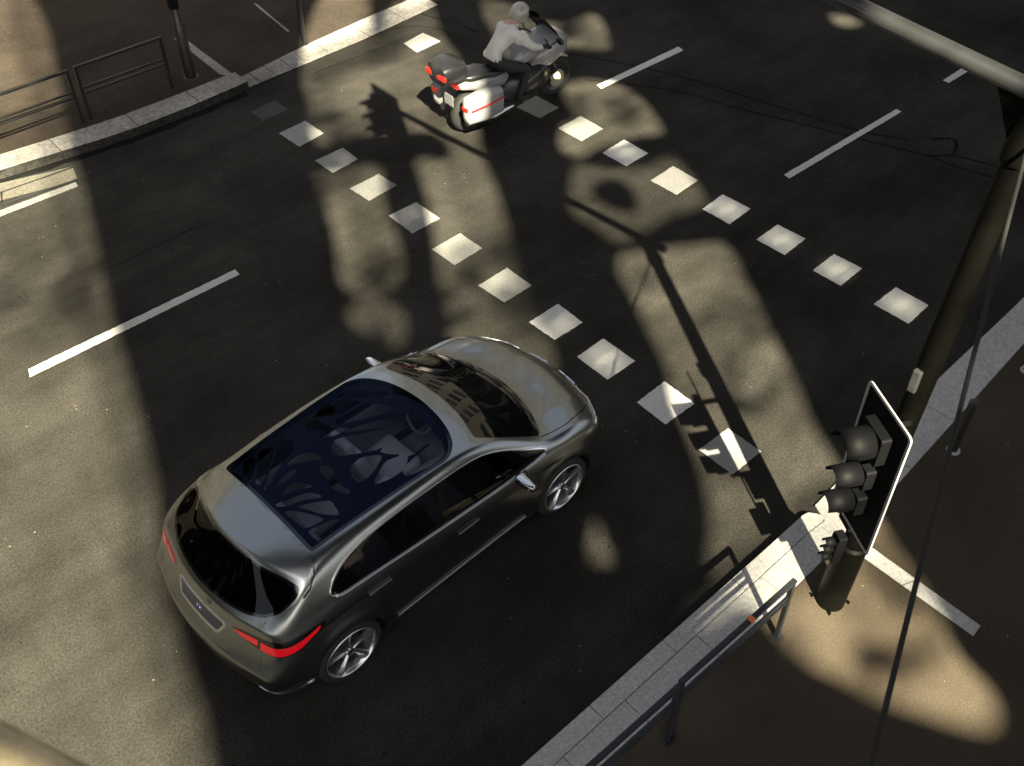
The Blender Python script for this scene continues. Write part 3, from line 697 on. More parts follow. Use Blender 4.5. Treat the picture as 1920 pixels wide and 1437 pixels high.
#==CAR==
# ------------------------------------------------------------------ surface toolkit: cut a dense skin along smooth outlines
def warp(P):
    """plan correction of the coachwork: slightly wider towards the far front corner"""
    P = np.array(P, float, ndmin=2).copy()
    d = np.interp(P[:, 0], [-2.2, -1.2, -.6, 0, .5, 1.2, 2.2], [.075, .055, .08, .11, .145, .18, .19])+.075*np.clip((-.9-P[:, 0])/.7, 0, 1)*np.clip((1.40-P[:, 2])/.35, 0, 1)
    P[:, 1] += d*(P[:, 1]+.93)/1.86
    return P
class Sk:
    def __init__(s, V, N, F): s.V = V; s.N = N; s.F = F
def sk_compact(sk):
    used = sorted({i for f in sk.F for i in f}); mp_ = {u: k for k, u in enumerate(used)}
    return Sk(sk.V[used], sk.N[used], [tuple(mp_[i] for i in f) for f in sk.F])
def sk_split(sk, fn):
    """returns (inside fn<0, outside)"""
    f = fn(sk.V); f = np.where(np.abs(f) < 1e-5, 1e-5, f)
    V = list(sk.V); N = list(sk.N); cache = {}
    I, Oo = [], []; sg = f < 0
    def cutv(a, b):
        k = (a, b) if a < b else (b, a)
        if k in cache: return cache[k]
        t = f[k[0]]/(f[k[0]]-f[k[1]])
        V.append(sk.V[k[0]]*(1-t)+sk.V[k[1]]*t); n = sk.N[k[0]]*(1-t)+sk.N[k[1]]*t; N.append(n/(np.linalg.norm(n)+1e-9))
        cache[k] = len(V)-1; return cache[k]
    for face in sk.F:
        s_ = [sg[i] for i in face]
        if all(s_): I.append(face)
        elif not any(s_): Oo.append(face)
        else:
            pi, po = [], []
            for k, a in enumerate(face):
                b = face[(k+1) % len(face)]
                (pi if sg[a] else po).append(a)
                if sg[a] != sg[b]: c = cutv(a, b); pi.append(c); po.append(c)
            if len(pi) > 2: I.append(tuple(pi))
            if len(po) > 2: Oo.append(tuple(po))
    V = np.array(V); N = np.array(N)
    return sk_compact(Sk(V, N, I)), sk_compact(Sk(V, N, Oo))
def sk_join(*ss):
    V = np.concatenate([s.V for s in ss]); N = np.concatenate([s.N for s in ss]); F = []; k = 0
    for s in ss: F += [tuple(i+k for i in f) for f in s.F]; k += len(s.V)
    return Sk(V, N, F)
def sk_refine(sk):
    """quad refine (midpoints)"""
    V = list(sk.V); N = list(sk.N); c = {}; F = []
    def mid(a, b):
        k = (a, b) if a < b else (b, a)
        if k not in c:
            V.append((sk.V[a]+sk.V[b])/2); n = sk.N[a]+sk.N[b]; N.append(n/np.linalg.norm(n)); c[k] = len(V)-1
        return c[k]
    for f in sk.F:
        V.append(np.mean([sk.V[i] for i in f], 0)); n = np.sum([sk.N[i] for i in f], 0); N.append(n/np.linalg.norm(n)); m = len(V)-1
        for k, a in enumerate(f): F.append((a, mid(a, f[(k+1) % len(f)]), m, mid(f[k-1], a)))
    return Sk(np.array(V), np.array(N), F)
def sk_obj(name, sk, m, parent, lift=0.0, thick=.004, skirt=True, mats=None, mi=None):
    """thing part from a skin: lifted along its normals, with a rim of the given depth"""
    if not len(sk.F): return None
    V = sk.V+sk.N*lift; N = sk.N; F = list(sk.F); mi_ = list(mi) if mi is not None else None
    if skirt:
        cnt = {}
        for f in F:
            for k, a in enumerate(f):
                b = f[(k+1) % len(f)]; cnt[(a, b)] = cnt.get((a, b), 0)+1
        bd_ = [(a, b) for (a, b) in cnt if (b, a) not in cnt]
        vs = sorted({i for e in bd_ for i in e}); k0 = len(V)
        mp1 = {v: k0+i for i, v in enumerate(vs)}; mp2 = {v: k0+len(vs)+i for i, v in enumerate(vs)}
        out = np.zeros((len(V), 3))
        c_ = {}
        for a, b in bd_:
            d = V[b]-V[a]; n = np.cross(d, N[a]); out[a] += n; out[b] += n
        E1 = V[vs]; E2 = V[vs]-N[vs]*thick
        On = out[vs]; On /= (np.linalg.norm(On, axis=1)[:, None]+1e-9)
        V = np.concatenate([V, E1, E2]); N = np.concatenate([N, On, On])
        F += [(mp1[b], mp1[a], mp2[a], mp2[b]) for a, b in bd_]
        if mi_ is not None: mi_ += [0]*len(bd_)
    return mesh_obj(name, warp(V), F, m, parent, smooth=True, normals=N, mats=mats, mi=mi_)
def sdf_poly(P, Q):
    """signed distance (negative inside) of 2D points Q to polygon P"""
    P = np.asarray(P, float); A = P; B = np.roll(P, -1, 0); D = B-A; L2 = (D**2).sum(1)+1e-12
    out = np.empty(len(Q))
    for s in range(0, len(Q), 20000):
        q = Q[s:s+20000]; d = q[:, None, :]-A[None]; t = np.clip((d*D).sum(2)/L2, 0, 1)
        e = d-D[None]*t[..., None]; dist = np.sqrt((e**2).sum(2)).min(1)
        y = q[:, 1][:, None]; cond = (A[:, 1] > y) != (B[:, 1] > y)
        xi = A[:, 0]+(y-A[:, 1])/(np.where(np.abs(D[:, 1]) < 1e-12, 1e-12, D[:, 1]))*D[:, 0]
        ins = ((q[:, 0][:, None] < xi) & cond).sum(1) % 2 == 1
        out[s:s+20000] = np.where(ins, -dist, dist)
    return out
def sdf_line(P, Q):
    P = np.asarray(P, float); A = P[:-1]; B = P[1:]; D = B-A; L2 = (D**2).sum(1)+1e-12
    d = Q[:, None, :]-A[None]; t = np.clip((d*D).sum(2)/L2, 0, 1)
    return np.sqrt(((d-D[None]*t[..., None])**2).sum(2)).min(1)
def ipl(x, xs, ys):
    return float(np.interp(x, xs, ys))

# ------------------------------------------------------------------ car body cage: a deformed box, refined by subdivision
CS = 1.06; CA = R(2.6)
car = empty('car', (3.62-math.sin(CA)*.05, 5.90+math.cos(CA)*.05, 0), CA); car.scale = (CS, CS, CS)
tag(car, 'grey hatchback with a dark blue patterned glass roof waiting before the crossing', 'car')
# side rows r0..r6 per station i0..i10
SIDE = [
 [(-1.90,.80,.23),(-2.02,.85,.36),(-2.02,.88,.60),(-1.93,.86,.80),(-1.865,.81,1.05),(-1.68,.79,1.25),(-1.50,.738,1.385)],
 [(-1.70,.865,.22),(-1.72,.915,.34),(-1.70,.935,.57),(-1.68,.925,.83),(-1.62,.875,1.09),(-1.48,.815,1.28),(-1.33,.722,1.445)],
 [(-1.20,.87,.21),(-1.20,.925,.34),(-1.20,.945,.58),(-1.20,.935,.86),(-1.15,.895,1.13),(-1.08,.80,1.33),(-1.0,.708,1.487)],
 [(-.60,.865,.21),(-.60,.915,.33),(-.60,.925,.57),(-.60,.935,.85),(-.60,.90,1.10),(-.55,.805,1.32),(-.50,.712,1.500)],
 [(-.05,.865,.21),(-.05,.912,.33),(-.05,.920,.56),(-.05,.932,.83),(-.05,.90,1.055),(-.03,.80,1.29),(0,.708,1.488)],
 [(.45,.865,.21),(.45,.912,.33),(.45,.922,.56),(.45,.930,.82),(.45,.895,1.02),(.45,.80,1.22),(.46,.705,1.415)],
 [(.90,.865,.21),(.90,.918,.33),(.90,.932,.57),(.90,.925,.81),(.90,.890,.985),(.88,.83,1.11),(.86,.752,1.225)],
 [(1.25,.865,.21),(1.25,.922,.34),(1.25,.940,.58),(1.25,.922,.81),(1.25,.890,.94),(1.23,.85,1.00),(1.20,.795,1.035)],
 [(1.55,.86,.21),(1.55,.915,.34),(1.55,.930,.57),(1.55,.912,.79),(1.55,.885,.89),(1.55,.85,.945),(1.54,.80,.975)],
 [(1.84,.83,.21),(1.84,.875,.34),(1.84,.885,.54),(1.84,.868,.72),(1.84,.84,.81),(1.83,.80,.855),(1.82,.75,.885)],
 [(1.98,.73,.22),(2.03,.76,.34),(2.05,.76,.50),(2.05,.745,.62),(2.045,.725,.69),(2.035,.70,.735),(2.02,.67,.77)]]
CEN = [(-1.725,1.482),(-1.50,1.528),(-1.05,1.553),(-.50,1.560),(.05,1.545),(.60,1.452),(1.03,1.255),(1.45,1.040),(1.79,.968),(2.05,.880),(2.205,.745)]
REAR = [(-2.08,.25),(-2.21,.40),(-2.235,.62),(-2.12,.83),(-2.07,1.04),(-1.87,1.27),(-1.725,1.482)]
FRONT = [(2.12,.23),(2.23,.35),(2.255,.50),(2.25,.60),(2.24,.66),(2.23,.70),(2.205,.745)]
NS = len(SIDE); NK = 7; JF = [1.0, .80, .42, 0.0]       # top columns from the edge to the centre
cage = {}; CV = []
def cv(key, p):
    if key not in cage: cage[key] = len(CV); CV.append(np.array(p, float))
    return cage[key]
def side_key(s, i, k): return ('s', s, i, k)
def top_key(s, i, j):
    if j == 0: return ('s', s, i, NK-1)
    if j == len(JF)-1: return ('t', 0, i, j)
    return ('t', s, i, j)
def rear_key(s, k, j, end):
    i = 0 if end == 'r' else NS-1
    if j == 0: return ('s', s, i, k)
    if k == NK-1: return top_key(s, i, j)
    if j == len(JF)-1: return (end, 0, k, j)
    return (end, s, k, j)
Fc = []
for s in (-1, 1):
    for i in range(NS):
        for k in range(NK):
            x, y, z = SIDE[i][k]; cv(side_key(s, i, k), (x, s*y, z))
    for i in range(NS):
        ex_, ey_, ez_ = SIDE[i][NK-1]; cx_, cz_ = CEN[i]
        hood = i >= 7
        for j in range(1, len(JF)):
            q = JF[j]; px_, pz_ = (2.0, 2.4) if not hood else (2.2, 3.0)
            cv(top_key(s, i, j), (cx_+(ex_-cx_)*q**px_, s*ey_*q, cz_+(ez_-cz_)*q**pz_))
    for end, PR in (('r', REAR), ('f', FRONT)):
        i = 0 if end == 'r' else NS-1
        for k in range(NK-1):
            ex_, ey_, ez_ = SIDE[i][k]; cx_, cz_ = PR[k]
            for j in range(1, len(JF)):
                q = JF[j]; cv(rear_key(s, k, j, end), (cx_+(ex_-cx_)*q**2.4, s*ey_*q, cz_+(ez_-cz_)*q**2))
    def quad(a, b, c, d, flip): Fc.append((a, b, c, d) if not flip else (d, c, b, a))
    fl = s > 0
    for i in range(NS-1):
        for k in range(NK-1):
            quad(cage[side_key(s, i, k)], cage[side_key(s, i+1, k)], cage[side_key(s, i+1, k+1)], cage[side_key(s, i, k+1)], fl)
        for j in range(len(JF)-1):
            quad(cage[top_key(s, i, j)], cage[top_key(s, i+1, j)], cage[top_key(s, i+1, j+1)], cage[top_key(s, i, j+1)], fl)
    for k in range(NK-1):
        for j in range(len(JF)-1):
            quad(cage[rear_key(s, k, j, 'r')], cage[rear_key(s, k+1, j, 'r')], cage[rear_key(s, k+1, j+1, 'r')], cage[rear_key(s, k, j+1, 'r')], fl)
            quad(cage[rear_key(s, k, j, 'f')], cage[rear_key(s, k, j+1, 'f')], cage[rear_key(s, k+1, j+1, 'f')], cage[rear_key(s, k+1, j, 'f')], fl)
CV = np.array(CV)
creases = {}
for s in (-1, 1):
    for j in range(len(JF)-1):
        creases[(cage[top_key(s, 0, j)], cage[top_key(s, 0, j+1)])] = .75      # spoiler edge
        creases[(cage[rear_key(s, 4, j, 'r')], cage[rear_key(s, 4, j+1, 'r')])] = .75
        creases[(cage[rear_key(s, 2, j, 'r')], cage[rear_key(s, 2, j+1, 'r')])] = .55
    for i in range(NS-1):
        creases[(cage[side_key(s, i, 3)], cage[side_key(s, i+1, 3)])] = .35 if i < 8 else .15
        creases[(cage[side_key(s, i, 6)], cage[side_key(s, i+1, 6)])] = .25 if 1 < i < 8 else .1
        creases[(cage[side_key(s, i, 1)], cage[side_key(s, i+1, 1)])] = .3
def subdivide(Vc, lv):
    me = bpy.data.meshes.new('cage'); me.from_pydata([tuple(v) for v in Vc], [], Fc); me.update()
    at = me.attributes.new('crease_edge', 'FLOAT', 'EDGE')
    ek = {tuple(sorted(e.vertices)): e.index for e in me.edges}
    for (a, b), c in creases.items():
        e = ek.get(tuple(sorted((a, b))))
        if e is not None: at.data[e].value = c
    o = bpy.data.objects.new('cage', me); COL.objects.link(o)
    sb = o.modifiers.new('s', 'SUBSURF'); sb.levels = lv; sb.render_levels = lv; sb.boundary_smooth = 'ALL'
    bpy.context.view_layer.update()
    ev = o.evaluated_get(bpy.context.evaluated_depsgraph_get()); m2 = ev.to_mesh()
    V = np.empty(len(m2.vertices)*3); m2.vertices.foreach_get('co', V); V = V.reshape(-1, 3)
    m2.update(); N = np.empty(len(m2.vertices)*3)
    m2.vertex_normals.foreach_get('vector', N); N = N.reshape(-1, 3)
    F = [tuple(p.vertices) for p in m2.polygons]
    ev.to_mesh_clear(); bpy.data.objects.remove(o); bpy.data.meshes.remove(me)
    return V.copy(), N.copy(), F
Vw = CV.copy()
for it in range(3):
    Vs, _, _ = subdivide(Vw, 2)
    Vw = Vw+.65*(CV-Vs[:len(CV)])
SV, SN, SF = subdivide(Vw, 4)
# body sculpting: arch flares, door hollow, hood creases
ax = np.abs(SV[:, 1]); side_w = np.clip((ax-.72)/.12, 0, 1)
for wx in (-1.335, 1.335):
    r_ = np.hypot(SV[:, 0]-wx, SV[:, 2]-.345); SV[:, 1] += np.sign(SV[:, 1])*.014*np.exp(-((r_-.41)/.07)**2)*side_w
hol = np.exp(-((SV[:, 2]-.60)/.13)**2)*np.clip(1-np.abs(SV[:, 0]+.05)/1.0, 0, 1)*side_w
SV[:, 1] -= np.sign(SV[:, 1])*.020*hol
zc_ = np.interp(SV[:, 0], [-1.7, -1.2, -.6, -.05, .45, .9, 1.3], [.93, .955, .925, .885, .86, .84, .82])
und = np.clip(1-(zc_-SV[:, 2])/.22, 0, 1)*(SV[:, 2] < zc_)*np.clip((zc_-SV[:, 2])/.022, 0, 1)
endw = np.clip((SV[:, 0]+1.75)/.25, 0, 1)*np.clip((1.35-SV[:, 0])/.5, 0, 1)
SV[:, 1] -= np.sign(SV[:, 1])*.022*und*side_w*endw
topw = ((SV[:, 0] > 1.25) & (SN[:, 2] > .4)).astype(float)*np.clip((SV[:, 0]-1.35)/.3, 0, 1)
SV[:, 2] += .012*np.exp(-((ax-(.62-.12*(SV[:, 0]-1.3)))/.07)**2)*topw
SV[:, 2] -= .010*np.exp(-((ax-(.40-.12*(SV[:, 0]-1.3)))/.12)**2)*topw
def renorm(V, F):
    N = np.zeros_like(V); Fq = np.array(F)
    n = np.cross(V[Fq[:, 2]]-V[Fq[:, 0]], V[Fq[:, 3]]-V[Fq[:, 1]])
    for k in range(4): np.add.at(N, Fq[:, k], n)
    return N/(np.linalg.norm(N, axis=1)[:, None]+1e-12)
N2 = renorm(SV, SF)
if (N2*SN).sum() < 0: N2 = -N2
# make sure normals face outward
cen = np.array([0, 0, .8])
if ((SV-cen)*N2).sum() < 0: N2 = -N2; SF = [f[::-1] for f in SF]
SN = N2
skin = Sk(SV, SN, SF)
# ---- car materials
def car_paint(name, base, flake=.35):
    m = mat(name, base, .27, 1.0, 1.0)
    n = m.node_tree.nodes; l = m.node_tree.links; b = n['Principled BSDF']
    b.inputs['Coat Roughness'].default_value = .03; b.inputs['Coat Weight'].default_value = .6
    return m
PAINT = car_paint('body_paint', (.31, .325, .325))
GL_SIDE = glass('side_glass', (.10, .10, .11), 1.0, 0, 1.5)
GL_WIND = glass('windshield_glass', (.30, .31, .31), 1.0, 0, 1.55)
GL_ROOF = glass('roof_glass', (.86, .90, 1.0), .14, .01, 1.40)
[setattr(n_.inputs['Color'], 'default_value', (.12, .15, .26, 1)) for n_ in GL_ROOF.node_tree.nodes if n_.type == 'BSDF_GLOSSY']
GL_BACK = glass('back_glass', (.05, .05, .055), .75, 0, 1.38)
NAVY = mat('navy_lattice', (.003, .005, .026), .5, 0, 0, .2)
GLOSSBLACK = mat('gloss_black', (.006, .006, .007), .08, 0, .6)
RED = mat('tail_lens', (.30, .004, .008), .12, 0, 1, emit=(1.0, .01, .02), estr=.05)
REDD = mat('tail_lens_dark', (.10, .003, .004), .10, 0, 1)
# ---- outlines
XZ = lambda V: V[:, [0, 2]]
XY = lambda V: np.stack([V[:, 0], np.abs(V[:, 1])], 1)
YZ = lambda V: np.stack([np.abs(V[:, 1]), V[:, 2]], 1)
DLO = smoothpoly([(-1.335,1.165),(-1.26,1.148),(-.95,1.137),(-.6,1.108),(-.05,1.062),(.45,1.020),(.90,.998),(1.10,.998),(1.13,1.012),(1.06,1.05),(.90,1.135),(.72,1.235),(.52,1.325),(.32,1.378),(.05,1.412),(-.4,1.430),(-.86,1.418),(-1.14,1.362),(-1.30,1.272),(-1.36,1.195)], 4)
WIND = inset_round([(.505,-.60),(.60,-.30),(.625,0),(.60,.30),(.505,.60),(.70,.665),(1.0,.715),(1.20,.745),(1.28,.64),(1.385,.42),(1.445,.2),(1.46,0),(1.445,-.2),(1.385,-.42),(1.28,-.64),(1.20,-.745),(1.0,-.715),(.70,-.665)], .05, 3)
SUNR = inset_round([(-1.335,-.62),(-1.335,.62),(.12,.665),(.27,.58),(.37,.42),(.425,.2),(.44,0),(.425,-.2),(.37,-.42),(.27,-.58),(.12,-.665)], [.05,.05]+[.09]*9, 4)
BACK = inset_round([(-.64,1.13),(-.50,1.098),(0,1.075),(.50,1.098),(.64,1.13),(.74,1.20),(.775,1.30),(.735,1.362),(.60,1.402),(.32,1.448),(0,1.466),(-.32,1.448),(-.60,1.402),(-.735,1.362),(-.775,1.30),(-.74,1.20)], .03, 3)
def f_dlo(V): return np.maximum(sdf_poly(DLO, XZ(V)), .60-np.abs(V[:, 1]))
def f_wind(V): return np.maximum(np.maximum(sdf_poly(WIND, V[:, :2]), .95-V[:, 2]), .45-V[:, 0])
def f_sun(V): return np.maximum(sdf_poly(SUNR, V[:, :2]), 1.38-V[:, 2])
def f_back(V): return np.maximum(sdf_poly(BACK, V[:, 1:3]), V[:, 0]+1.44)
def arch(wx, r): return lambda V: np.maximum(np.hypot(V[:, 0]-wx, V[:, 2]-.345)-r, .62-np.abs(V[:, 1]))
parts = {}
rest = skin
for wx in (-1.335, 1.335): _, rest = sk_split(rest, arch(wx, .385))
rest = sk_refine(rest) if False else rest
sunroof, rest = sk_split(rest, f_sun)
wind, rest = sk_split(rest, f_wind)
back, rest = sk_split(rest, f_back)
trim, rest2 = sk_split(rest, lambda V: np.maximum(f_dlo(V)-.020, -1))
dlo, trim = sk_split(trim, f_dlo); rest = rest2
# tail lamps (wrap round the corner): rear panel in y-z, side in x-z
TLr = [(.395,.925),(.50,.945),(.66,.968),(.80,.985),(1.0,.99),(1.0,.835),(.80,.838),(.60,.848),(.47,.872)]
TLs = inset_round([(-2.3,.965),(-1.86,.985),(-1.66,.998),(-1.50,1.005),(-1.485,.985),(-1.56,.935),(-1.66,.885),(-1.78,.850),(-1.92,.835),(-2.3,.835)], .012, 2)
def f_tail(V):
    a = np.maximum(sdf_poly(TLr, YZ(V)), V[:, 0]+1.90); b_ = np.maximum(sdf_poly(TLs, XZ(V)), np.maximum(.55-np.abs(V[:, 1]), -1.90-V[:, 0]))
    return np.minimum(a, b_)
tail, rest = sk_split(rest, f_tail)
# split halves
def halves(s): return sk_split(s, lambda V: V[:, 1])      # (right: y<0, left)
# seams on the bodywork
S_FD = [(1.005,.20),(1.00,.5),(.995,.8),(.98,1.0)]                 # front edge of the front door
S_BP = [(-.185,.20),(-.175,.55),(-.155,.85),(-.135,1.08)]
S_RD = [(-.90,.20),(-.905,.42),(-.93,.56),(-1.03,.70),(-1.12,.85),(-1.13,1.0),(-1.10,1.15)]
S_SILL = [(-.90,.335),(1.005,.335)]
HOODL = [(1.19,.76),(1.55,.765),(1.85,.70),(2.0,.62)]
def body_line(line, comp, w=.0028, cond=None):
    def f(V):
        d = sdf_line(line, comp(V))-w
        return np.maximum(d, cond(V)) if cond is not None else d
    return f
side_c = lambda V: .66-np.abs(V[:, 1])
seams = []
def add_seam(fn):
    global rest
    s, rest = sk_split(rest, fn)
    if len(s.F): seams.append(s)
for L_ in (S_FD, S_BP, S_RD, S_SILL): add_seam(body_line(L_, XZ, .0058, side_c))
add_seam(body_line(HOODL, XY, .0052, lambda V: .70-V[:, 2]))
add_seam(body_line([(1.19,-.76),(1.19,-.7)], lambda V: V[:, :2], .002, lambda V: .9-V[:, 2]))
add_seam(body_line([(-1.352,0),(-1.352,.60),(-1.36,.68),(-1.42,.75),(-1.50,.79),(-1.58,.80)], XY, .0052, lambda V: 1.13-V[:, 2]))
add_seam(body_line([(.80,1.30),(.765,1.19),(.67,1.115),(.655,.98)], YZ, .003, lambda V: V[:, 0]+1.62))
add_seam(body_line([(.70,.80),(.715,.66)], YZ, .003, lambda V: V[:, 0]+1.80))
add_seam(body_line([(0,.655),(.45,.655),(.72,.665)], YZ, .003, lambda V: V[:, 0]+1.80))
FUEL = inset_round([(-1.56,.78),(-1.36,.80),(-1.36,.90),(-1.54,.885)], .03, 3)
fl_, rest_ = sk_split(rest, lambda V: np.maximum(np.abs(sdf_poly(FUEL, XZ(V)))-.002, V[:, 1]+.7))
if len(fl_.F): seams.append(fl_); rest = rest_
# doors and hood as parts
DOOR_F = [(-.155,.338),(-.152,.85),(-.132,1.30),(1.3,1.30),(.98,1.0),(.995,.8),(1.00,.5),(1.002,.338)]
def f_door(xa, xb_, zt):
    def f(V):
        z = V[:, 2]; x = V[:, 0]
        a = np.interp(z, [.2,.55,.85,1.08], [-.185,-.175,-.155,-.135])
        if xa == 'B': lo, hi = a, np.interp(z, [.2,.5,.8,1.0], [1.005,1.0,.995,.98])
        else:
            lo, hi = np.interp(z, [.2,.42,.56,.70,.85,1.0,1.15], [-.90,-.905,-.93,-1.03,-1.12,-1.13,-1.10]), a
        zb = np.interp(x, [-1.3,-.95,-.6,-.05,.45,.9,1.1], [1.15,1.137,1.108,1.062,1.02,.998,.998])
        return np.maximum.reduce([lo-x, x-hi, .335-z, z-zb, .7-np.abs(V[:, 1])])
    return f
door_f, rest = sk_split(rest, f_door('B', 0, 0)); door_r, rest = sk_split(rest, f_door('C', 0, 0))
def f_hood(V):
    e = np.interp(V[:, 0], [1.19,1.55,1.85,2.0,2.2], [.76,.765,.70,.62,.5])
    return np.maximum.reduce([1.05-V[:, 0], np.abs(V[:, 1])-e, .735-V[:, 2]])
hood, rest = sk_split(rest, f_hood)
def f_spoil(V): 
    e = np.interp(V[:, 0], [-1.75,-1.70,-1.62,-1.50,-1.42,-1.36,-1.352], [.80,.80,.80,.79,.75,.68,.60])
    return np.maximum.reduce([V[:, 0]+1.352, np.abs(V[:, 1])-e, 1.355-V[:, 2]])
spoil, rest = sk_split(rest, f_spoil)
# build
sd = seams[0]
for s in seams[1:]: sd = sk_join(sd, s)
bodyj = sk_join(rest, sd); miB = [0]*len(rest.F)+[1]*len(sd.F)
body = sk_obj('body', bodyj, PAINT, car, 0, .012, True, mats=[M['seam_body']], mi=miB)
hd = sk_obj('hood', hood, PAINT, car, 0, .012)
sp = sk_obj('spoiler', spoil, PAINT, car, .010, .022)
tr_r, tr_l = halves(trim)
for s in (tr_r, tr_l): sk_obj('window_trim', s, M['chrome'], car, .004, .012)
g_r, g_l = halves(dlo)
# side windows: divide by dark pillars
def pillar(V): return np.minimum(np.abs(V[:, 0]+.135-.10*(V[:, 2]-1.1))-.040, np.abs(V[:, 0]+1.02-.12*(V[:, 2]-1.15))-.024)
for gsk in (g_r, g_l):
    pl, gg = sk_split(gsk, pillar)
    for s_ in sk_split(pl, lambda V: -.6-V[:, 0]): sk_obj('window_pillar', s_, GLOSSBLACK, car, .0, .02)
    A_, rest3 = sk_split(gg, lambda V: -.1-V[:, 0]); 
    B_, C_ = sk_split(rest3, lambda V: -.97-V[:, 0])
    for s in (A_, B_, C_): sk_obj('side_window', s, GL_SIDE, car, -.004, .004)
sk_obj('windshield', wind, GL_WIND, car, -.003, .004)
# dark band at the foot of the windshield
bk, rim = sk_split(back, lambda V: f_back(V)+.022)
sk_obj('back_window', bk, GL_BACK, car, -.003, .004); sk_obj('back_window_frame', rim, GLOSSBLACK, car, -.001, .01)
for dsk, nm in ((door_f, 'front'), (door_r, 'rear')):
    for h_, side in zip(halves(dsk), (-1, 1)):
        d = sk_obj('door', h_, PAINT, car, 0, .012)
        # handle: slim satin bar standing off the skin
        xr, zr = ((-.05, .20), (.868, .850)) if nm == 'front' else ((-1.06, -.82), (.955, .938))
        b = MB(); yy = float(warp((xr[0], side*.932, .9))[0, 1])
        b.box(((xr[0]+xr[1])/2, yy+side*.008, sum(zr)/2), (xr[1]-xr[0], .016, .016), bev=.005)
        hv = b.build('handle', M['satin'], d)
# bright mouldings that stand off the skin: belt line, window frame, sill
from mathutils.kdtree import KDTree
kd = KDTree(len(SV))
for i_, v_ in enumerate(SV): kd.insert(Vector((v_[0], v_[1]*.15, v_[2])), i_)
kd.balance()
def on_skin(x, z, side, lift=.006):
    hits = kd.find_n(Vector((x, side*.85*.15, z)), 4); P = np.zeros(3); n_ = np.zeros(3); w_ = 0
    for co, i_, d in hits:
        q = 1/(np.hypot(SV[i_, 0]-x, SV[i_, 2]-z)+.004); P += SV[i_]*q; n_ += SN[i_]*q; w_ += q
    P /= w_; n_ /= np.linalg.norm(n_); P[0] = x; P[2] = z
    return warp(P+n_*lift)[0]
for side in (-1, 1):
    low = [p for p in smoothpoly([(-1.33,1.155),(-1.26,1.140),(-.95,1.127),(-.6,1.098),(-.05,1.052),(.45,1.010),(.90,.988),(1.10,.988)], 6, closed=False)]
    b = MB(); b.tube([on_skin(p[0], p[1]+.004, side, .014) for p in low], .017, 8); b.build('belt_moulding', M['satin'], car, smooth=60)
    top = [p for p in smoothpoly([(1.14,1.0),(1.14,1.020),(1.07,1.062),(.90,1.147),(.72,1.247),(.52,1.337),(.32,1.390),(.05,1.422),(-.4,1.440),(-.86,1.428),(-1.15,1.372),(-1.315,1.278),(-1.372,1.195),(-1.34,1.158)], 5, closed=False)]
    b = MB(); b.tube([on_skin(p[0], p[1], side, .003) for p in top], .006, 8); b.build('window_frame', M['satin'], car, smooth=60)
    b = MB(); b.tube([on_skin(x_, .352+.01*(x_*x_), side, .010) for x_ in np.linspace(-.80, .80, 20)], .010, 8); b.build('sill_moulding', M['satin'], car, smooth=60)
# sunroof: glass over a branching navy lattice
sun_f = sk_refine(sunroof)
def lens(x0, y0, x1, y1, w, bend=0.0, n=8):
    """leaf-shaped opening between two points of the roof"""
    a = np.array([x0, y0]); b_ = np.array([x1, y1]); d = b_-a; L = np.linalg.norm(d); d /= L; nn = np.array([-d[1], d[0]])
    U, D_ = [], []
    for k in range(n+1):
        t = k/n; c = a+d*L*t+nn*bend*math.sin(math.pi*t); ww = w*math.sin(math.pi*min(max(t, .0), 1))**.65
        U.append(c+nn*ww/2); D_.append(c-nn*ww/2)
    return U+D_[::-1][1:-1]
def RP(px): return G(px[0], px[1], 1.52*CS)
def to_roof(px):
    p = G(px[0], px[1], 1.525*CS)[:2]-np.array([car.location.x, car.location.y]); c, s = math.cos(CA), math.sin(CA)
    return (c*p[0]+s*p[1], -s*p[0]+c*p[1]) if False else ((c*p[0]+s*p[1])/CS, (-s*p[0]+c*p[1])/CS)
def Z2(p): return (420+p[0]/4.165, 700+p[1]/4.165)
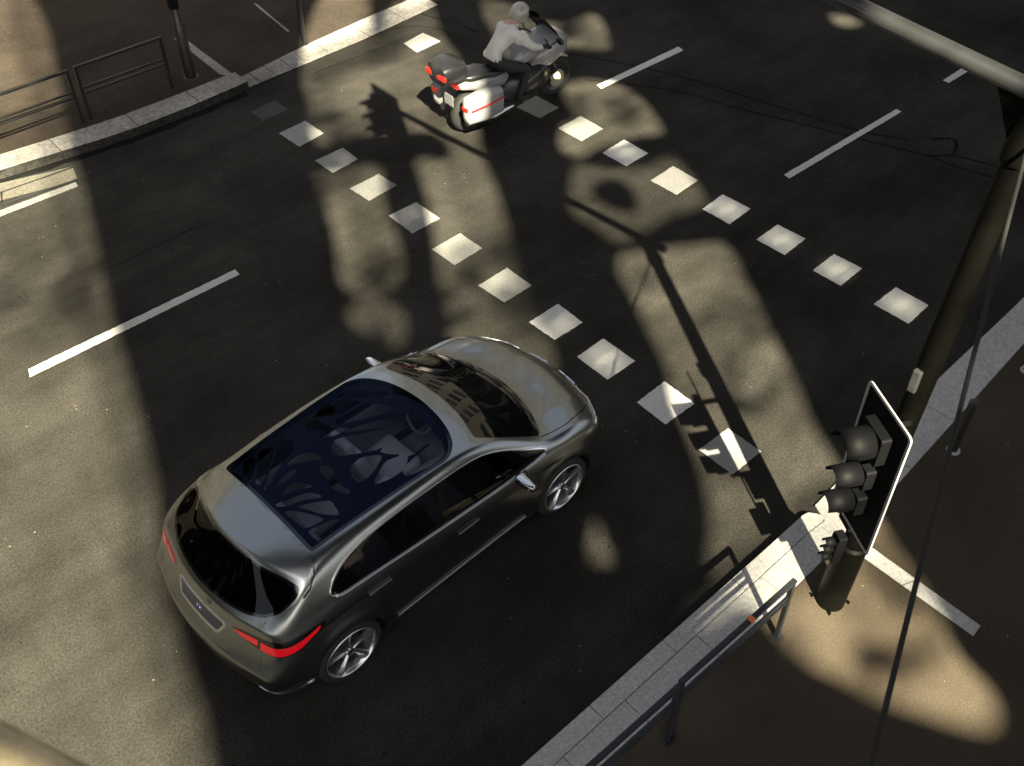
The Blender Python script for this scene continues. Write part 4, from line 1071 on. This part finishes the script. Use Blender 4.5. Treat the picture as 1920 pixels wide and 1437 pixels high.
HOLES = [
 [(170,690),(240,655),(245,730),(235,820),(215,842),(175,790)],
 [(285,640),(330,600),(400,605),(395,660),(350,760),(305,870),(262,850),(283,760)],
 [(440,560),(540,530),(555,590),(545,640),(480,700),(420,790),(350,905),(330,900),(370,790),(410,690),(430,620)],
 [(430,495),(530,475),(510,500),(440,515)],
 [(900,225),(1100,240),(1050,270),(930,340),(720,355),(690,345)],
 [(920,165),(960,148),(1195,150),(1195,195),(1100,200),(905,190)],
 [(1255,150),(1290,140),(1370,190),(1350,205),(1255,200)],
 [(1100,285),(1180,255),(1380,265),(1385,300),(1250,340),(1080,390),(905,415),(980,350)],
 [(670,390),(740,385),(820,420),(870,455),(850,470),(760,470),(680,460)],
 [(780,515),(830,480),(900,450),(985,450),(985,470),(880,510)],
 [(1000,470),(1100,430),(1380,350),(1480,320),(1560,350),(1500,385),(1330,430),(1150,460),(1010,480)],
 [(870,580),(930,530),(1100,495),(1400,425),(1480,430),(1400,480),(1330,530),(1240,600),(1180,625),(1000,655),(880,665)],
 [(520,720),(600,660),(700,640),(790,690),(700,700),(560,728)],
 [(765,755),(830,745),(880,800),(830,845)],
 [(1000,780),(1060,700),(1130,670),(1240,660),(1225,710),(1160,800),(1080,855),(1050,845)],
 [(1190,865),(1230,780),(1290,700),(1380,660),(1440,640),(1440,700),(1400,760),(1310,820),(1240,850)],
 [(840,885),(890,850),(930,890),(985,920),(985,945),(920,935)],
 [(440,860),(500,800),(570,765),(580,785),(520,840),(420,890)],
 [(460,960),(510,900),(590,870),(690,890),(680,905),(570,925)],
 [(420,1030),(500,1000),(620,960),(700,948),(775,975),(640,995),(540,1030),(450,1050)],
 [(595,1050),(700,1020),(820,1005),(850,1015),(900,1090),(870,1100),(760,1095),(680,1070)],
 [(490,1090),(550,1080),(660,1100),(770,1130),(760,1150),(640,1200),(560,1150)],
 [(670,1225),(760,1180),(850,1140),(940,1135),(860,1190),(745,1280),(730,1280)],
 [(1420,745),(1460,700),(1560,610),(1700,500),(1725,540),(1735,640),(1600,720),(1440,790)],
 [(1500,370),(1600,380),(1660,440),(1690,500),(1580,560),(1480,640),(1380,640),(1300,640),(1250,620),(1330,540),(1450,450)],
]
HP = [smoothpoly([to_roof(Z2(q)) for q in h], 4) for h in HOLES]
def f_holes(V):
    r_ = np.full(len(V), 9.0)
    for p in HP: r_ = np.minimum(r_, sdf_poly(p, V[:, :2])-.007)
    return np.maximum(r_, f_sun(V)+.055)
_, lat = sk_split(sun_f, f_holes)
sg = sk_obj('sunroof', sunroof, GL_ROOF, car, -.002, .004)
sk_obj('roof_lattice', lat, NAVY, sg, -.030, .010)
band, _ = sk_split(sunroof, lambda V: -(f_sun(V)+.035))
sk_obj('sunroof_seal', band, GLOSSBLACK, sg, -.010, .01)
# tail lamps: dark housing with two red lenses
for h_, side in zip(halves(tail), (-1, 1)):
    hs_ = sk_obj('taillight', h_, GLOSSBLACK, car, .001, .015)
    def f_red(V):
        a = np.maximum(sdf_poly([(.425,.912),(.51,.920),(.655,.932),(.655,.870),(.55,.872),(.48,.880)], YZ(V)), V[:, 0]+1.90)
        sh = smoothpoly([(-2.2,.930),(-1.95,.926),(-1.78,.932),(-1.62,.965),(-1.54,.985),(-1.60,.935),(-1.70,.892),(-1.80,.865),(-1.92,.852),(-2.2,.852)], 3)
        b_ = np.maximum(sdf_poly(sh, XZ(V)), np.maximum(.682-np.abs(V[:, 1]), -1))
        return np.minimum(a, b_)
    rd, _ = sk_split(sk_refine(h_), f_red)
    sk_obj('red_lens', rd, RED, hs_, .005, .006)
# plate recess
def skin_pick(fn): s, _ = sk_split(sk_refine(sk_split(skin, lambda V: fn(V)-.06)[0]), fn); return s
PL = inset_round([(-.30,.905),(.30,.905),(.34,.87),(.27,.745),(-.27,.745),(-.34,.87)], .03, 3)
pr = skin_pick(lambda V: np.maximum(sdf_poly(PL, V[:, 1:3]), V[:, 0]+1.9))
pin, pout = sk_split(pr, lambda V: sdf_poly(PL, V[:, 1:3])+.022)
ps = sk_obj('plate_surround', pout, M['satin'], car, .004, .01)
sk_obj('plate_recess', pin, mat('plate_blue', (.03, .035, .085), .15, .3, .6), car, .002, .01)
b = MB(); b.tube([(-2.150, 0, .918), (-2.160, 0, .918)], [.036, .034], 28)
o = b.build('badge', M['chrome'], car, smooth=40)
b = MB(); b.tube([(-2.158, 0, .918), (-2.164, 0, .918)], [.026, .025], 24); b.build('badge_centre', mat('badge_blue', (.02, .10, .35), .2), o)
# brake light slot and lower bumper
LB = [(-.99,.345),(.99,.345),(.99,.20),(-.99,.20)]
db = skin_pick(lambda V: np.maximum.reduce([V[:, 2]-.43-.02*np.abs(V[:, 1]), V[:, 0]+1.80]))
sk_obj('diffuser', db, M['darkin'], car, .003, .01)
for side in (-1, 1):
    c = skin_pick(lambda V: np.maximum.reduce([sdf_poly(smoothpoly([(-2.10,.425),(-2.0,.40),(-1.85,.375),(-1.72,.385),(-1.68,.365),(-1.78,.345),(-1.95,.350),(-2.09,.395)], 3), XZ(V)), .46-side*V[:, 1]]))
    sk_obj('bumper_blade', c, M['chrome'], car, .010, .02)
    # head lamps: clear wrap on the front corner
    c = skin_pick(lambda V: np.maximum.reduce([sdf_poly(smoothpoly([(1.86,.765),(1.95,.79),(2.06,.765),(2.16,.73),(2.16,.64),(2.02,.655),(1.90,.70)], 3), XZ(V)), .34-side*V[:, 1]]))
    hl = sk_obj('headlight', c, mat('lamp_glass', (.62, .66, .72), .10, .9, 1), car, .004, .01)
    c = skin_pick(lambda V: np.maximum.reduce([np.abs(V[:, 2]-.742-.16*(2.05-V[:, 0]))-.006, 1.87-V[:, 0], .50-side*V[:, 1], side*V[:, 1]-.74]))
    sk_obj('lamp_brow', c, M['chrome'], hl, .009, .012)
    # kidney grille half
    gk = skin_pick(lambda V: np.maximum.reduce([sdf_poly(inset_round([(.035,.54),(.30,.56),(.335,.70),(.05,.715)], .04, 3), np.stack([side*V[:, 1], V[:, 2]], 1)), 2.0-V[:, 0]]))
    gi, go = sk_split(gk, lambda V: sdf_poly(inset_round([(.035,.54),(.30,.56),(.335,.70),(.05,.715)], .04, 3), np.stack([side*V[:, 1], V[:, 2]], 1))+.016)
    gq = sk_obj('grille', gi, M['darkin'], car, .002, .01); sk_obj('grille_frame', go, M['chrome'], gq, .012, .02)
ck = skin_pick(lambda V: np.maximum.reduce([V[:, 2]-.33, 1.80-V[:, 0]])); sk_obj('front_intake', ck, M['darkin'], car, .003, .01)
rk = skin_pick(lambda V: np.maximum.reduce([V[:, 2]-.285, np.abs(V[:, 0])-.93, .6-np.abs(V[:, 1])]))
for h_ in halves(rk): sk_obj('sill', h_, M['darkin'], car, .004, .01)
# cowl panel with wipers under the windshield foot
cw = skin_pick(lambda V: np.maximum(f_wind(V), -(f_wind(V)+.055)))
cw, _ = sk_split(cw, lambda V: 1.10-V[:, 0])
cwl = sk_obj('cowl_band', cw, GLOSSBLACK, car, .0, .01)
# wing mirrors
for side in (-1, 1):
    wy_ = float(warp((.72, side*.93, 1.0))[0, 1]); T = Matrix.Translation((.72, wy_+side*.10, 1.035)) @ Matrix.Rotation(side*R(-8), 4, 'Z')
    bm = bmesh.new(); bmesh.ops.create_cube(bm, size=1)
    for v in bm.verts:
        f_ = v.co.x > 0; v.co = Vector((v.co.x*.10*(.7 if v.co.y*side > 0 else 1.25), v.co.y*.215, v.co.z*(.105 if not f_ else .060)))
        if v.co.y*side > 0: v.co.z *= .72; v.co.x -= .035
    bmesh.ops.subdivide_edges(bm, edges=bm.edges[:], cuts=2, use_grid_fill=True)
    bmesh.ops.smooth_vert(bm, verts=bm.verts[:], factor=.5, use_axis_x=True, use_axis_y=True, use_axis_z=True)
    bmesh.ops.smooth_vert(bm, verts=bm.verts[:], factor=.5, use_axis_x=True, use_axis_y=True, use_axis_z=True)
    mr = empty('wing_mirror'); mr.parent = car
    vs = [T @ (v.co*1.12) for v in bm.verts]; fs = [[v.index for v in f.verts] for f in bm.faces]
    ca = MB().add(vs, fs).build('mirror_cap', M['chrome'], mr, smooth=True); 
    sb = ca.modifiers.new('s', 'SUBSURF'); sb.levels = sb.render_levels = 2; bm.free()
    b = MB(); b.box((0, 0, 0), (.012, .17, .075), bev=.01, M4=T @ Matrix.Translation((-.062, 0, 0))); b.build('mirror_glass', GLOSSBLACK, mr)
    b = MB(); b.box((0, 0, 0), (.07, .20, .03), bev=.008, M4=T @ Matrix.Translation((0.01, 0, -.055))); b.build('mirror_base', GLOSSBLACK, mr)
    b = MB(); b.tube([(.82, wy_-side*.04, .985), (.78, wy_+side*.02, .995), (.74, wy_+side*.06, 1.0)], [.030, .022, .024], 12); b.build('mirror_arm', GLOSSBLACK, mr, smooth=50)
# wheels
def wheel(name, x, side):
    t = empty(name, (x, float(warp((x, side*.86, .345))[0, 1]), .345)); t.parent = car
    b = MB(); prof = [(.255, -.11), (.285, -.115), (.325, -.10), (.343, -.07), (.345, 0), (.343, .045), (.330, .072), (.300, .082), (.275, .078), (.268, .07)]
    n = 64; vs = []; 
    for (r_, y_) in prof:
        for k in range(n):
            q = 2*math.pi*k/n; vs.append((r_*math.cos(q), side*y_, r_*math.sin(q)))
    fs = [(i*n+k, i*n+(k+1) % n, (i+1)*n+(k+1) % n, (i+1)*n+k) for i in range(len(prof)-1) for k in range(n)]
    b.add(vs, fs); b.build('tyre', M['rubber'], t, smooth=50)
    b = MB(); prof = [(.268, .072), (.276, .084), (.270, .088), (.258, .080), (.250, .05), (.245, -.08)]
    vs = [(r_*math.cos(2*math.pi*k/n), side*y_, r_*math.sin(2*math.pi*k/n)) for r_, y_ in prof for k in range(n)]
    fs = [(i*n+k, i*n+(k+1) % n, (i+1)*n+(k+1) % n, (i+1)*n+k) for i in range(len(prof)-1) for k in range(n)]
    b.add(vs, fs); rim = b.build('rim', M['satin'], t, smooth=50)
    # five broad twisted blades, each with a dark-edged raised flank
    for k in range(5):
        q0 = 2*math.pi*k/5+.35; b = MB(); pts_t = []; pts_b = []
        for rr__, wl, wr, yy in ((.035, .30, .30, .058), (.10, .17, .15, .060), (.17, .20, .12, .066), (.22, .25, .10, .072), (.262, .30, .08, .078)):
            for w_, dy in ((-wl, -.012), (-wl*.15, .006), (wr, -.002)):
                a = q0+w_; pts_t.append((rr__*math.cos(a), side*(yy+dy), rr__*math.sin(a)))
                pts_b.append((rr__*math.cos(a), side*(yy+dy-.03), rr__*math.sin(a)))
        m_ = len(pts_t); v = pts_t+pts_b; f = []
        for i in range(4):
            for j in range(2): f.append((i*3+j, i*3+j+1, i*3+j+4, i*3+j+3)); f.append((m_+i*3+j, m_+i*3+j+3, m_+i*3+j+4, m_+i*3+j+1))
            f.append((i*3, i*3+3, m_+i*3+3, m_+i*3)); f.append((i*3+2, m_+i*3+2, m_+i*3+5, i*3+5))
        b.add(v, f); b.build('spoke', M['satin'], t)
    b = MB(); b.tube([(0, side*.03, 0), (0, side*.066, 0), (0, side*.072, 0)], [.045, .040, .03], 24); b.build('hub', M['chrome'], t, smooth=40)
    b = MB(); b.tube([(0, side*-.02, 0), (0, side*-.035, 0)], .17, 36); b.build('brake_disc', mat('brake', (.03, .03, .032), .4, .6), t)
    return t
for x in (-1.335, 1.335):
    for s in (-1, 1): wheel('wheel', x, s)
# wheel wells, floor pan and cabin
b = MB()
for x in (-1.335, 1.335):
    for s in (-1, 1):
        n = 32; v = [(x+.392*math.cos(math.pi*k/n), s*yy, .345+.392*math.sin(math.pi*k/n)) for yy in (.90, .60) for k in range(n+1)]
        b.add(v, [(k, k+1, n+2+k, n+1+k) for k in range(n)])
        v2 = [(x, s*.60, .345)]+[(x+.392*math.cos(math.pi*k/n), s*.60, .345+.392*math.sin(math.pi*k/n)) for k in range(n+1)]
        b.add(v2, [(0, k+1, k+2) for k in range(n)])
b.build('wheel_well', M['darkin'], car)
b = MB(); b.box((0, 0, .26), (3.9, 1.20, .06)); b.box((0, 0, .26), (1.9, 1.66, .06)); b.box((-1.82, 0, .26), (.24, 1.50, .05)); b.build('floor_pan', M['darkin'], car)
FAB = mat('seat_fabric', (.60, .61, .63), .8, bump=(60, .2, .003)); DK = mat('cabin_dark', (.02, .021, .028), .6); CARPET = mat('cabin_carpet', (.40, .40, .42), .9)
LTH = mat('cabin_trim', (.45, .44, .42), .5)
def cushion(nm, c, d, rot, parent, m):
    bm = bmesh.new(); bmesh.ops.create_cube(bm, size=1)
    for v in bm.verts: v.co = Vector((v.co.x*d[0], v.co.y*d[1], v.co.z*d[2]))
    bmesh.ops.bevel(bm, geom=bm.edges[:]+bm.verts[:], offset=min(d)*.38, segments=3, affect='EDGES', profile=.6)
    T = Matrix.Translation(c) @ Matrix.Rotation(rot, 4, 'Y')
    vs = [T @ v.co for v in bm.verts]; fs = [[v.index for v in f.verts] for f in bm.faces]; bm.free()
    return MB().add(vs, fs).build(nm, m, parent, smooth=60)
for (sx, sy, wy) in ((.02, -.38, .52), (.02, .38, .52), (-.86, -.42, .50), (-.86, .42, .50)):
    t = empty('seat'); t.parent = car
    cushion('seat_base', (sx+.14, sy, .56), (.52, wy, .17), R(-6), t, FAB)
    cushion('backrest', (sx-.20, sy, .86), (.15, wy*.96, .62), R(-18), t, FAB)
    cushion('headrest', (sx-.32, sy, 1.22), (.10, .27, .17), R(-14), t, FAB)
cushion('console', (.15, 0, .52), (1.5, .20, .26), 0, car, LTH)
cushion('dashboard', (.98, 0, .86), (.52, 1.50, .22), R(8), car, DK)
cushion('instrument_hood', (.86, .38, .98), (.24, .36, .10), R(10), car, DK)
b = MB(); cx, cy_, cz = .62, .38, .93; n = 32
b.tube([(cx+.18*math.sin(2*math.pi*k/n)*math.sin(R(25)), cy_+.18*math.cos(2*math.pi*k/n), cz+.18*math.sin(2*math.pi*k/n)*math.cos(R(25))) for k in range(n)], .016, 8, closed=True)
b.tube([(cx, cy_-.17, cz), (cx+.02, cy_, cz-.01), (cx, cy_+.17, cz)], .014, 8); b.tube([(cx+.02, cy_, cz), (cx+.22, cy_, cz-.10)], .03, 10)
b.build('steering_wheel', M['satin'], car, smooth=50)
b = MB(); b.box((-.1, 0, .30), (2.9, 1.45, .02)); b.build('cabin_floor', CARPET, car)
b = MB(); b.box((-1.62, 0, .72), (.42, 1.30, .05), bev=.01); b.build('parcel_shelf', CARPET, car)
b = MB()
for s in (-1, 1): b.box((0, s*.80, .66), (2.4, .06, .55), bev=.01)
b.build('door_lining', CARPET, car)
b = MB(); b.box((.50, 0, 1.33), (.05, .22, .06), bev=.012); b.build('rear_view_mirror', DK, car)
# wipers
for (a, b_) in (((1.30, -.50, 1.085), (1.42, .12, 1.055)), ((1.43, .02, 1.05), (1.30, .58, 1.09))):
    q = MB(); q.tube([a, b_], .007, 6); q.build('wiper', M['darkin'], car)
q = MB(); q.tube([(-1.965, 0, 1.065), (-1.90, -.28, 1.10)], .007, 6); q.build('wiper', M['darkin'], car)
#==BIKE==
# ------------------------------------------------------------------ motorcycle and rider
def loft(mb, secs, n=20, p=2.5, mi=0, cap=True):
    """superelliptic sections along x: (x, yc, yh, zc, zh)"""
    vs = []
    for (x, yc, yh, zc, zh) in secs:
        for k in range(n):
            q = 2*math.pi*k/n; c, s = math.cos(q), math.sin(q)
            vs.append((x, yc+yh*math.copysign(abs(c)**(2/p), c), zc+zh*math.copysign(abs(s)**(2/p), s)))
    L = len(secs)
    fs = [(i*n+k, i*n+(k+1) % n, (i+1)*n+(k+1) % n, (i+1)*n+k) for i in range(L-1) for k in range(n)]
    if cap: fs += [tuple(range(n))[::-1], tuple((L-1)*n+k for k in range(n))]
    return mb.add(vs, fs, mi)
def part_loft(name, secs, m, parent, p=2.5, n=20, sm=50):
    b = MB(); loft(b, secs, n, p); o = b.build(name, m, parent, smooth=sm)
    return o
BW = mat('bike_white', (.27, .27, .285), .25, 0, .6); BK = mat('bike_black', (.012, .012, .014), .35, 0, .4)
BR_ = mat('bike_red', (.42, .02, .03), .3, 0, .6); BT = mat('bike_tail', (.30, .012, .008), .2, 0, .8, emit=(1, .05, .02), estr=.06)
BY = mat('bike_lamp', (.75, .62, .28), .2, emit=(1, .80, .38), estr=.35); BG = glass('bike_screen', (.45, .46, .48), .8, .02)
ENG = mat('engine', (.10, .10, .11), .4, .8)
MBX, MBY, MBA = 10.17, 11.64, R(-3)
bike = empty('motorcycle', (MBX, MBY, 0), MBA); bike.scale = (1.12,)*3
tag(bike, 'white and grey touring motorcycle with panniers and red tail lamps on the far crossing', 'motorcycle')
def bwheel(x, r, wd):
    t = empty('wheel', (x, 0, r)); t.parent = bike; n = 48
    b = MB(); b.tube([(math.cos(2*math.pi*k/n)*(r-wd*.5), 0, math.sin(2*math.pi*k/n)*(r-wd*.5)) for k in range(n)], wd*.5, 12, closed=True); b.build('tyre', M['rubber'], t, smooth=60)
    b = MB()
    for k in range(n): pass
    prof = [(r-wd*.95, -wd*.38), (r-wd*1.12, -wd*.30), (r-wd*1.12, wd*.30), (r-wd*.95, wd*.38)]
    vs = [(a*math.cos(2*math.pi*k/n), y, a*math.sin(2*math.pi*k/n)) for a, y in prof for k in range(n)]
    b.add(vs, [(i*n+k, i*n+(k+1) % n, (i+1)*n+(k+1) % n, (i+1)*n+k) for i in range(3) for k in range(n)])
    for k in range(6):
        q = 2*math.pi*k/6; b.tube([(.03*math.cos(q), 0, .03*math.sin(q)), ((r-wd)*math.cos(q+.15), 0, (r-wd)*math.sin(q+.15))], [.022, .012], 8)
    b.tube([(0, -.07, 0), (0, .07, 0)], .04, 16); b.build('rim', ENG, t, smooth=50)
    b = MB(); b.tube([(0, -.085, 0), (0, -.079, 0)], .13, 28); b.build('brake_disc', M['satin'], t)
bwheel(-.76, .315, .17); bwheel(.80, .315, .12)
part_loft('front_mudguard', [(.52, 0, .02, .56, .02), (.62, 0, .065, .62, .035), (.80, 0, .07, .665, .03), (.95, 0, .062, .62, .035), (1.06, 0, .02, .55, .02)], BW, bike)
b = MB()
for s in (-1, 1): b.tube([(.80, s*.10, .315), (.70, s*.10, .62), (.58, s*.10, .98)], [.032, .030, .026], 12)
b.box((.585, 0, .96), (.10, .26, .05), bev=.01); b.build('fork', ENG, bike, smooth=50)
part_loft('fairing', [(.26, 0, .16, .72, .10), (.38, 0, .24, .78, .20), (.52, 0, .30, .84, .24), (.68, 0, .31, .90, .22), (.82, 0, .26, .90, .17), (.93, 0, .15, .88, .09), (.97, 0, .05, .87, .03)], BW, bike, p=2.6)
part_loft('lower_fairing', [(-.10, 0, .16, .38, .10), (.10, 0, .26, .44, .20), (.34, 0, .29, .52, .26), (.50, 0, .26, .60, .22), (.58, 0, .12, .66, .12)], BK, bike, p=3)
part_loft('tank', [(-.12, 0, .10, .80, .06), (0, 0, .17, .86, .11), (.16, 0, .21, .90, .14), (.32, 0, .19, .92, .12), (.42, 0, .10, .90, .06)], BW, bike)
part_loft('seat', [(-.92, 0, .08, .86, .04), (-.82, 0, .17, .87, .06), (-.55, 0, .19, .86, .06), (-.40, 0, .17, .80, .06), (-.15, 0, .13, .79, .06), (-.05, 0, .08, .82, .04)], BK, bike)
part_loft('tail_section', [(-1.02, 0, .06, .80, .04), (-.95, 0, .14, .78, .07), (-.70, 0, .17, .72, .09), (-.30, 0, .15, .66, .12), (-.12, 0, .10, .62, .10)], BW, bike)
part_loft('engine', [(-.28, 0, .12, .42, .12), (-.12, 0, .22, .46, .20), (.12, 0, .25, .46, .20), (.30, 0, .14, .46, .14)], ENG, bike, p=4)
b = MB()
for s in (-1, 1): b.tube([(-.25, s*.14, .32), (-.78, s*.15, .315)], [.03, .025], 8)
b.build('swing_arm', ENG, bike, smooth=50)
for s in (-1, 1):
    pn = part_loft('pannier', [(-1.10, s*.36, .02, .56, .10), (-1.06, s*.36, .10, .56, .19), (-.80, s*.37, .125, .57, .215), (-.50, s*.36, .11, .57, .19), (-.44, s*.35, .02, .56, .10)], BW, bike, p=4)
    b = MB(); b.tube([(-1.06, s*.478, .60), (-.80, s*.50, .62), (-.50, s*.478, .64)], .014, 8); b.build('stripe', BR_, pn, smooth=60)
    b = MB(); b.tube([(-.15, s*.22, .26), (-.55, s*.27, .26), (-1.02, s*.29, .34)], [.035, .06, .055], 14); b.build('exhaust', M['satin'], bike, smooth=50)
    b = MB(); b.tube([(.45, s*.27, .42), (.44, s*.36, .50), (.38, s*.36, .68), (.36, s*.28, .74)], .014, 8); b.build('crash_bar', BK, bike, smooth=50)
    b = MB(); b.tube([(.55, s*.33, .52), (.61, s*.33, .52), (.615, s*.33, .52)], [.035, .055, .04], 16); b.build('fog_lamp', BY, bike, smooth=50)
    b = MB(); b.tube([(.50, s*.30, 1.02), (.52, s*.40, 1.10)], .010, 8); b.ball((.52, s*.45, 1.12), (.03, .085, .055), 14, 8); b.build('mirror', BK, bike, smooth=60)
    b = MB(); b.tube([(.52, s*.08, 1.02), (.46, s*.24, 1.06), (.36, s*.38, 1.04)], [.014, .014, .018], 10); b.build('handlebar', BK, bike, smooth=50)
    b = MB(); b.box((-.02, s*.27, .34), (.10, .14, .03), bev=.008); b.build('foot_peg', BK, bike)
tc_ = part_loft('top_case', [(-1.32, 0, .05, 1.04, .06), (-1.28, 0, .20, 1.04, .14), (-1.10, 0, .25, 1.06, .165), (-.92, 0, .22, 1.04, .14), (-.88, 0, .06, 1.03, .07)], BK, bike, p=3.5)
b = MB(); b.box((-1.292, 0, 1.04), (.05, .44, .075), bev=.015); b.build('reflector', BT, tc_)
b = MB(); b.box((-1.02, 0, .80), (.05, .26, .07), bev=.015); b.build('tail_lamp', BT, bike)
for s in (-1, 1):
    b = MB(); b.box((-1.085, s*.36, .60), (.05, .12, .06), bev=.015); b.build('side_tail_lamp', BT, bike)
b = MB(); v = []; n = 12
for j in range(7):
    for k in range(n+1):
        q = R(-62)+R(124)*k/n; rr_ = .30-.012*j
        v.append((.62+.18*math.cos(q)-.055*j, rr_*math.sin(q), 1.02+.062*j))
o = mesh_obj('windscreen', v, [(j*(n+1)+k, j*(n+1)+k+1, (j+1)*(n+1)+k+1, (j+1)*(n+1)+k) for j in range(6) for k in range(n)], BG, bike, smooth=True)
s_ = o.modifiers.new('s', 'SOLIDIFY'); s_.thickness = .004
b = MB(); b.ball((.93, 0, .86), (.05, .12, .055), 18, 10); b.build('headlight', BY, bike, smooth=60)
b = MB(); b.box((.56, 0, 1.02), (.10, .30, .10), bev=.02); b.build('dashboard', BK, bike)
b = MB(); b.box((-1.10, 0, .60), (.012, .20, .16), bev=.004); b.build('plate', BW, bike)

# rider: one continuous skinned body
def rider():
    P = {}; E_ = []
    def pt(n_, co, r, par=None):
        P[n_] = (len(P), Vector(co), r)
        if par: E_.append((P[par][0], P[n_][0]))
    pt('pelvis', (-.36, 0, .94), (.155, .135)); pt('waist', (-.30, 0, 1.06), (.150, .125), 'pelvis'); pt('chest', (-.14, 0, 1.20), (.178, .140), 'waist')
    pt('yoke', (-.01, 0, 1.30), (.13, .11), 'chest'); pt('neck', (.07, 0, 1.37), (.065, .065), 'yoke'); pt('head', (.15, 0, 1.45), (.095, .10), 'neck'); pt('crown', (.18, 0, 1.52), (.07, .075), 'head')
    for s, q in ((1, 'l'), (-1, 'r')):
        pt('sh'+q, (-.02, s*.19, 1.28), (.080, .080), 'yoke'); pt('el'+q, (.10, s*.37, 1.13), (.060, .060), 'sh'+q); pt('wr'+q, (.285, s*.355, 1.075), (.038, .036), 'el'+q)
        pt('pa'+q, (.355, s*.365, 1.062), (.040, .026), 'wr'+q)
        for k in range(4):
            yy = s*(.335+.022*k); L = (.9, 1.0, .95, .78)[k]
            pt('f%d%s' % (k, q), (.395, yy, 1.072), (.011, .011), 'pa'+q); pt('g%d%s' % (k, q), (.395+.022*L, yy, 1.045), (.010, .010), 'f%d%s' % (k, q)); pt('h%d%s' % (k, q), (.385, yy, 1.018), (.009, .009), 'g%d%s' % (k, q))
        pt('t1'+q, (.355, s*.322, 1.040), (.012, .012), 'pa'+q); pt('t2'+q, (.385, s*.318, 1.020), (.010, .010), 't1'+q)
        pt('hp'+q, (-.32, s*.11, .90), (.105, .10), 'pelvis'); pt('kn'+q, (.10, s*.27, .78), (.072, .070), 'hp'+q); pt('cf'+q, (.02, s*.27, .58), (.060, .058), 'kn'+q)
        pt('an'+q, (-.06, s*.265, .40), (.045, .045), 'cf'+q); pt('hl'+q, (-.08, s*.265, .355), (.045, .040), 'an'+q); pt('to'+q, (.10, s*.29, .365), (.040, .032), 'hl'+q)
    names = list(P)
    me = bpy.data.meshes.new('rider'); me.from_pydata([P[n_][1] for n_ in names], E_, []); o = bpy.data.objects.new('rider_rig', me); COL.objects.link(o)
    sk = o.modifiers.new('skin', 'SKIN'); sk.use_smooth_shade = True; sk.branch_smoothing = .4
    for i, n_ in enumerate(names):
        d = me.skin_vertices[0].data[i]; d.radius = P[n_][2]; d.use_root = (n_ == 'pelvis')
    sb = o.modifiers.new('sub', 'SUBSURF'); sb.levels = sb.render_levels = 2
    bpy.context.view_layer.update()
    m2 = bpy.data.meshes.new_from_object(o.evaluated_get(bpy.context.evaluated_depsgraph_get())); bpy.data.objects.remove(o)
    m2.materials.clear()
    for mm in (mat('jacket', (.66, .65, .62), .7, bump=(18, .8, .02), var=(5, .2)), mat('trousers', (.02, .02, .024), .8, bump=(14, .8, .02)), mat('leather', (.012, .011, .011), .5), mat('skin', (.45, .28, .2), .5)): m2.materials.append(mm)
    for p in m2.polygons:
        c = p.center
        if c.z > 1.375: k = 3
        elif c.x > .27 and c.z > .97: k = 2
        elif c.z < .50: k = 2
        elif c.z < .985: k = 1
        else: k = 0
        p.material_index = k
    m2.name = 'person'
    r = bpy.data.objects.new('person', m2); COL.objects.link(r)
    return r
rd = rider(); rd.location = (MBX, MBY, 0); rd.rotation_euler = (0, 0, MBA); rd.scale = (1.12,)*3
tag(rd, 'person in a pale jacket, dark trousers and pale helmet, riding the motorcycle bent slightly forward', 'person')
b = MB(); hc = Vector((.165, 0, 1.475)); b.ball(hc, (.158, .132, .15), 28, 18)
hm = b.build('helmet', mat('helmet_shell', (.36, .35, .30), .2, 0, 1), rd, smooth=60)
b = MB(); v = []; n = 14
for j in range(5):
    for k in range(n+1):
        q = R(-68)+R(136)*k/n; zz = -.045+.024*j; rr_ = math.sqrt(max(0, 1-(zz/.15)**2))
        v.append(hc+Vector((.163*rr_*math.cos(q), .137*rr_*math.sin(q), zz)))
mesh_obj('visor', v, [(j*(n+1)+k, j*(n+1)+k+1, (j+1)*(n+1)+k+1, (j+1)*(n+1)+k) for j in range(4) for k in range(n)], GLOSSBLACK, hm, smooth=True)
# small vest stripes of the jacket
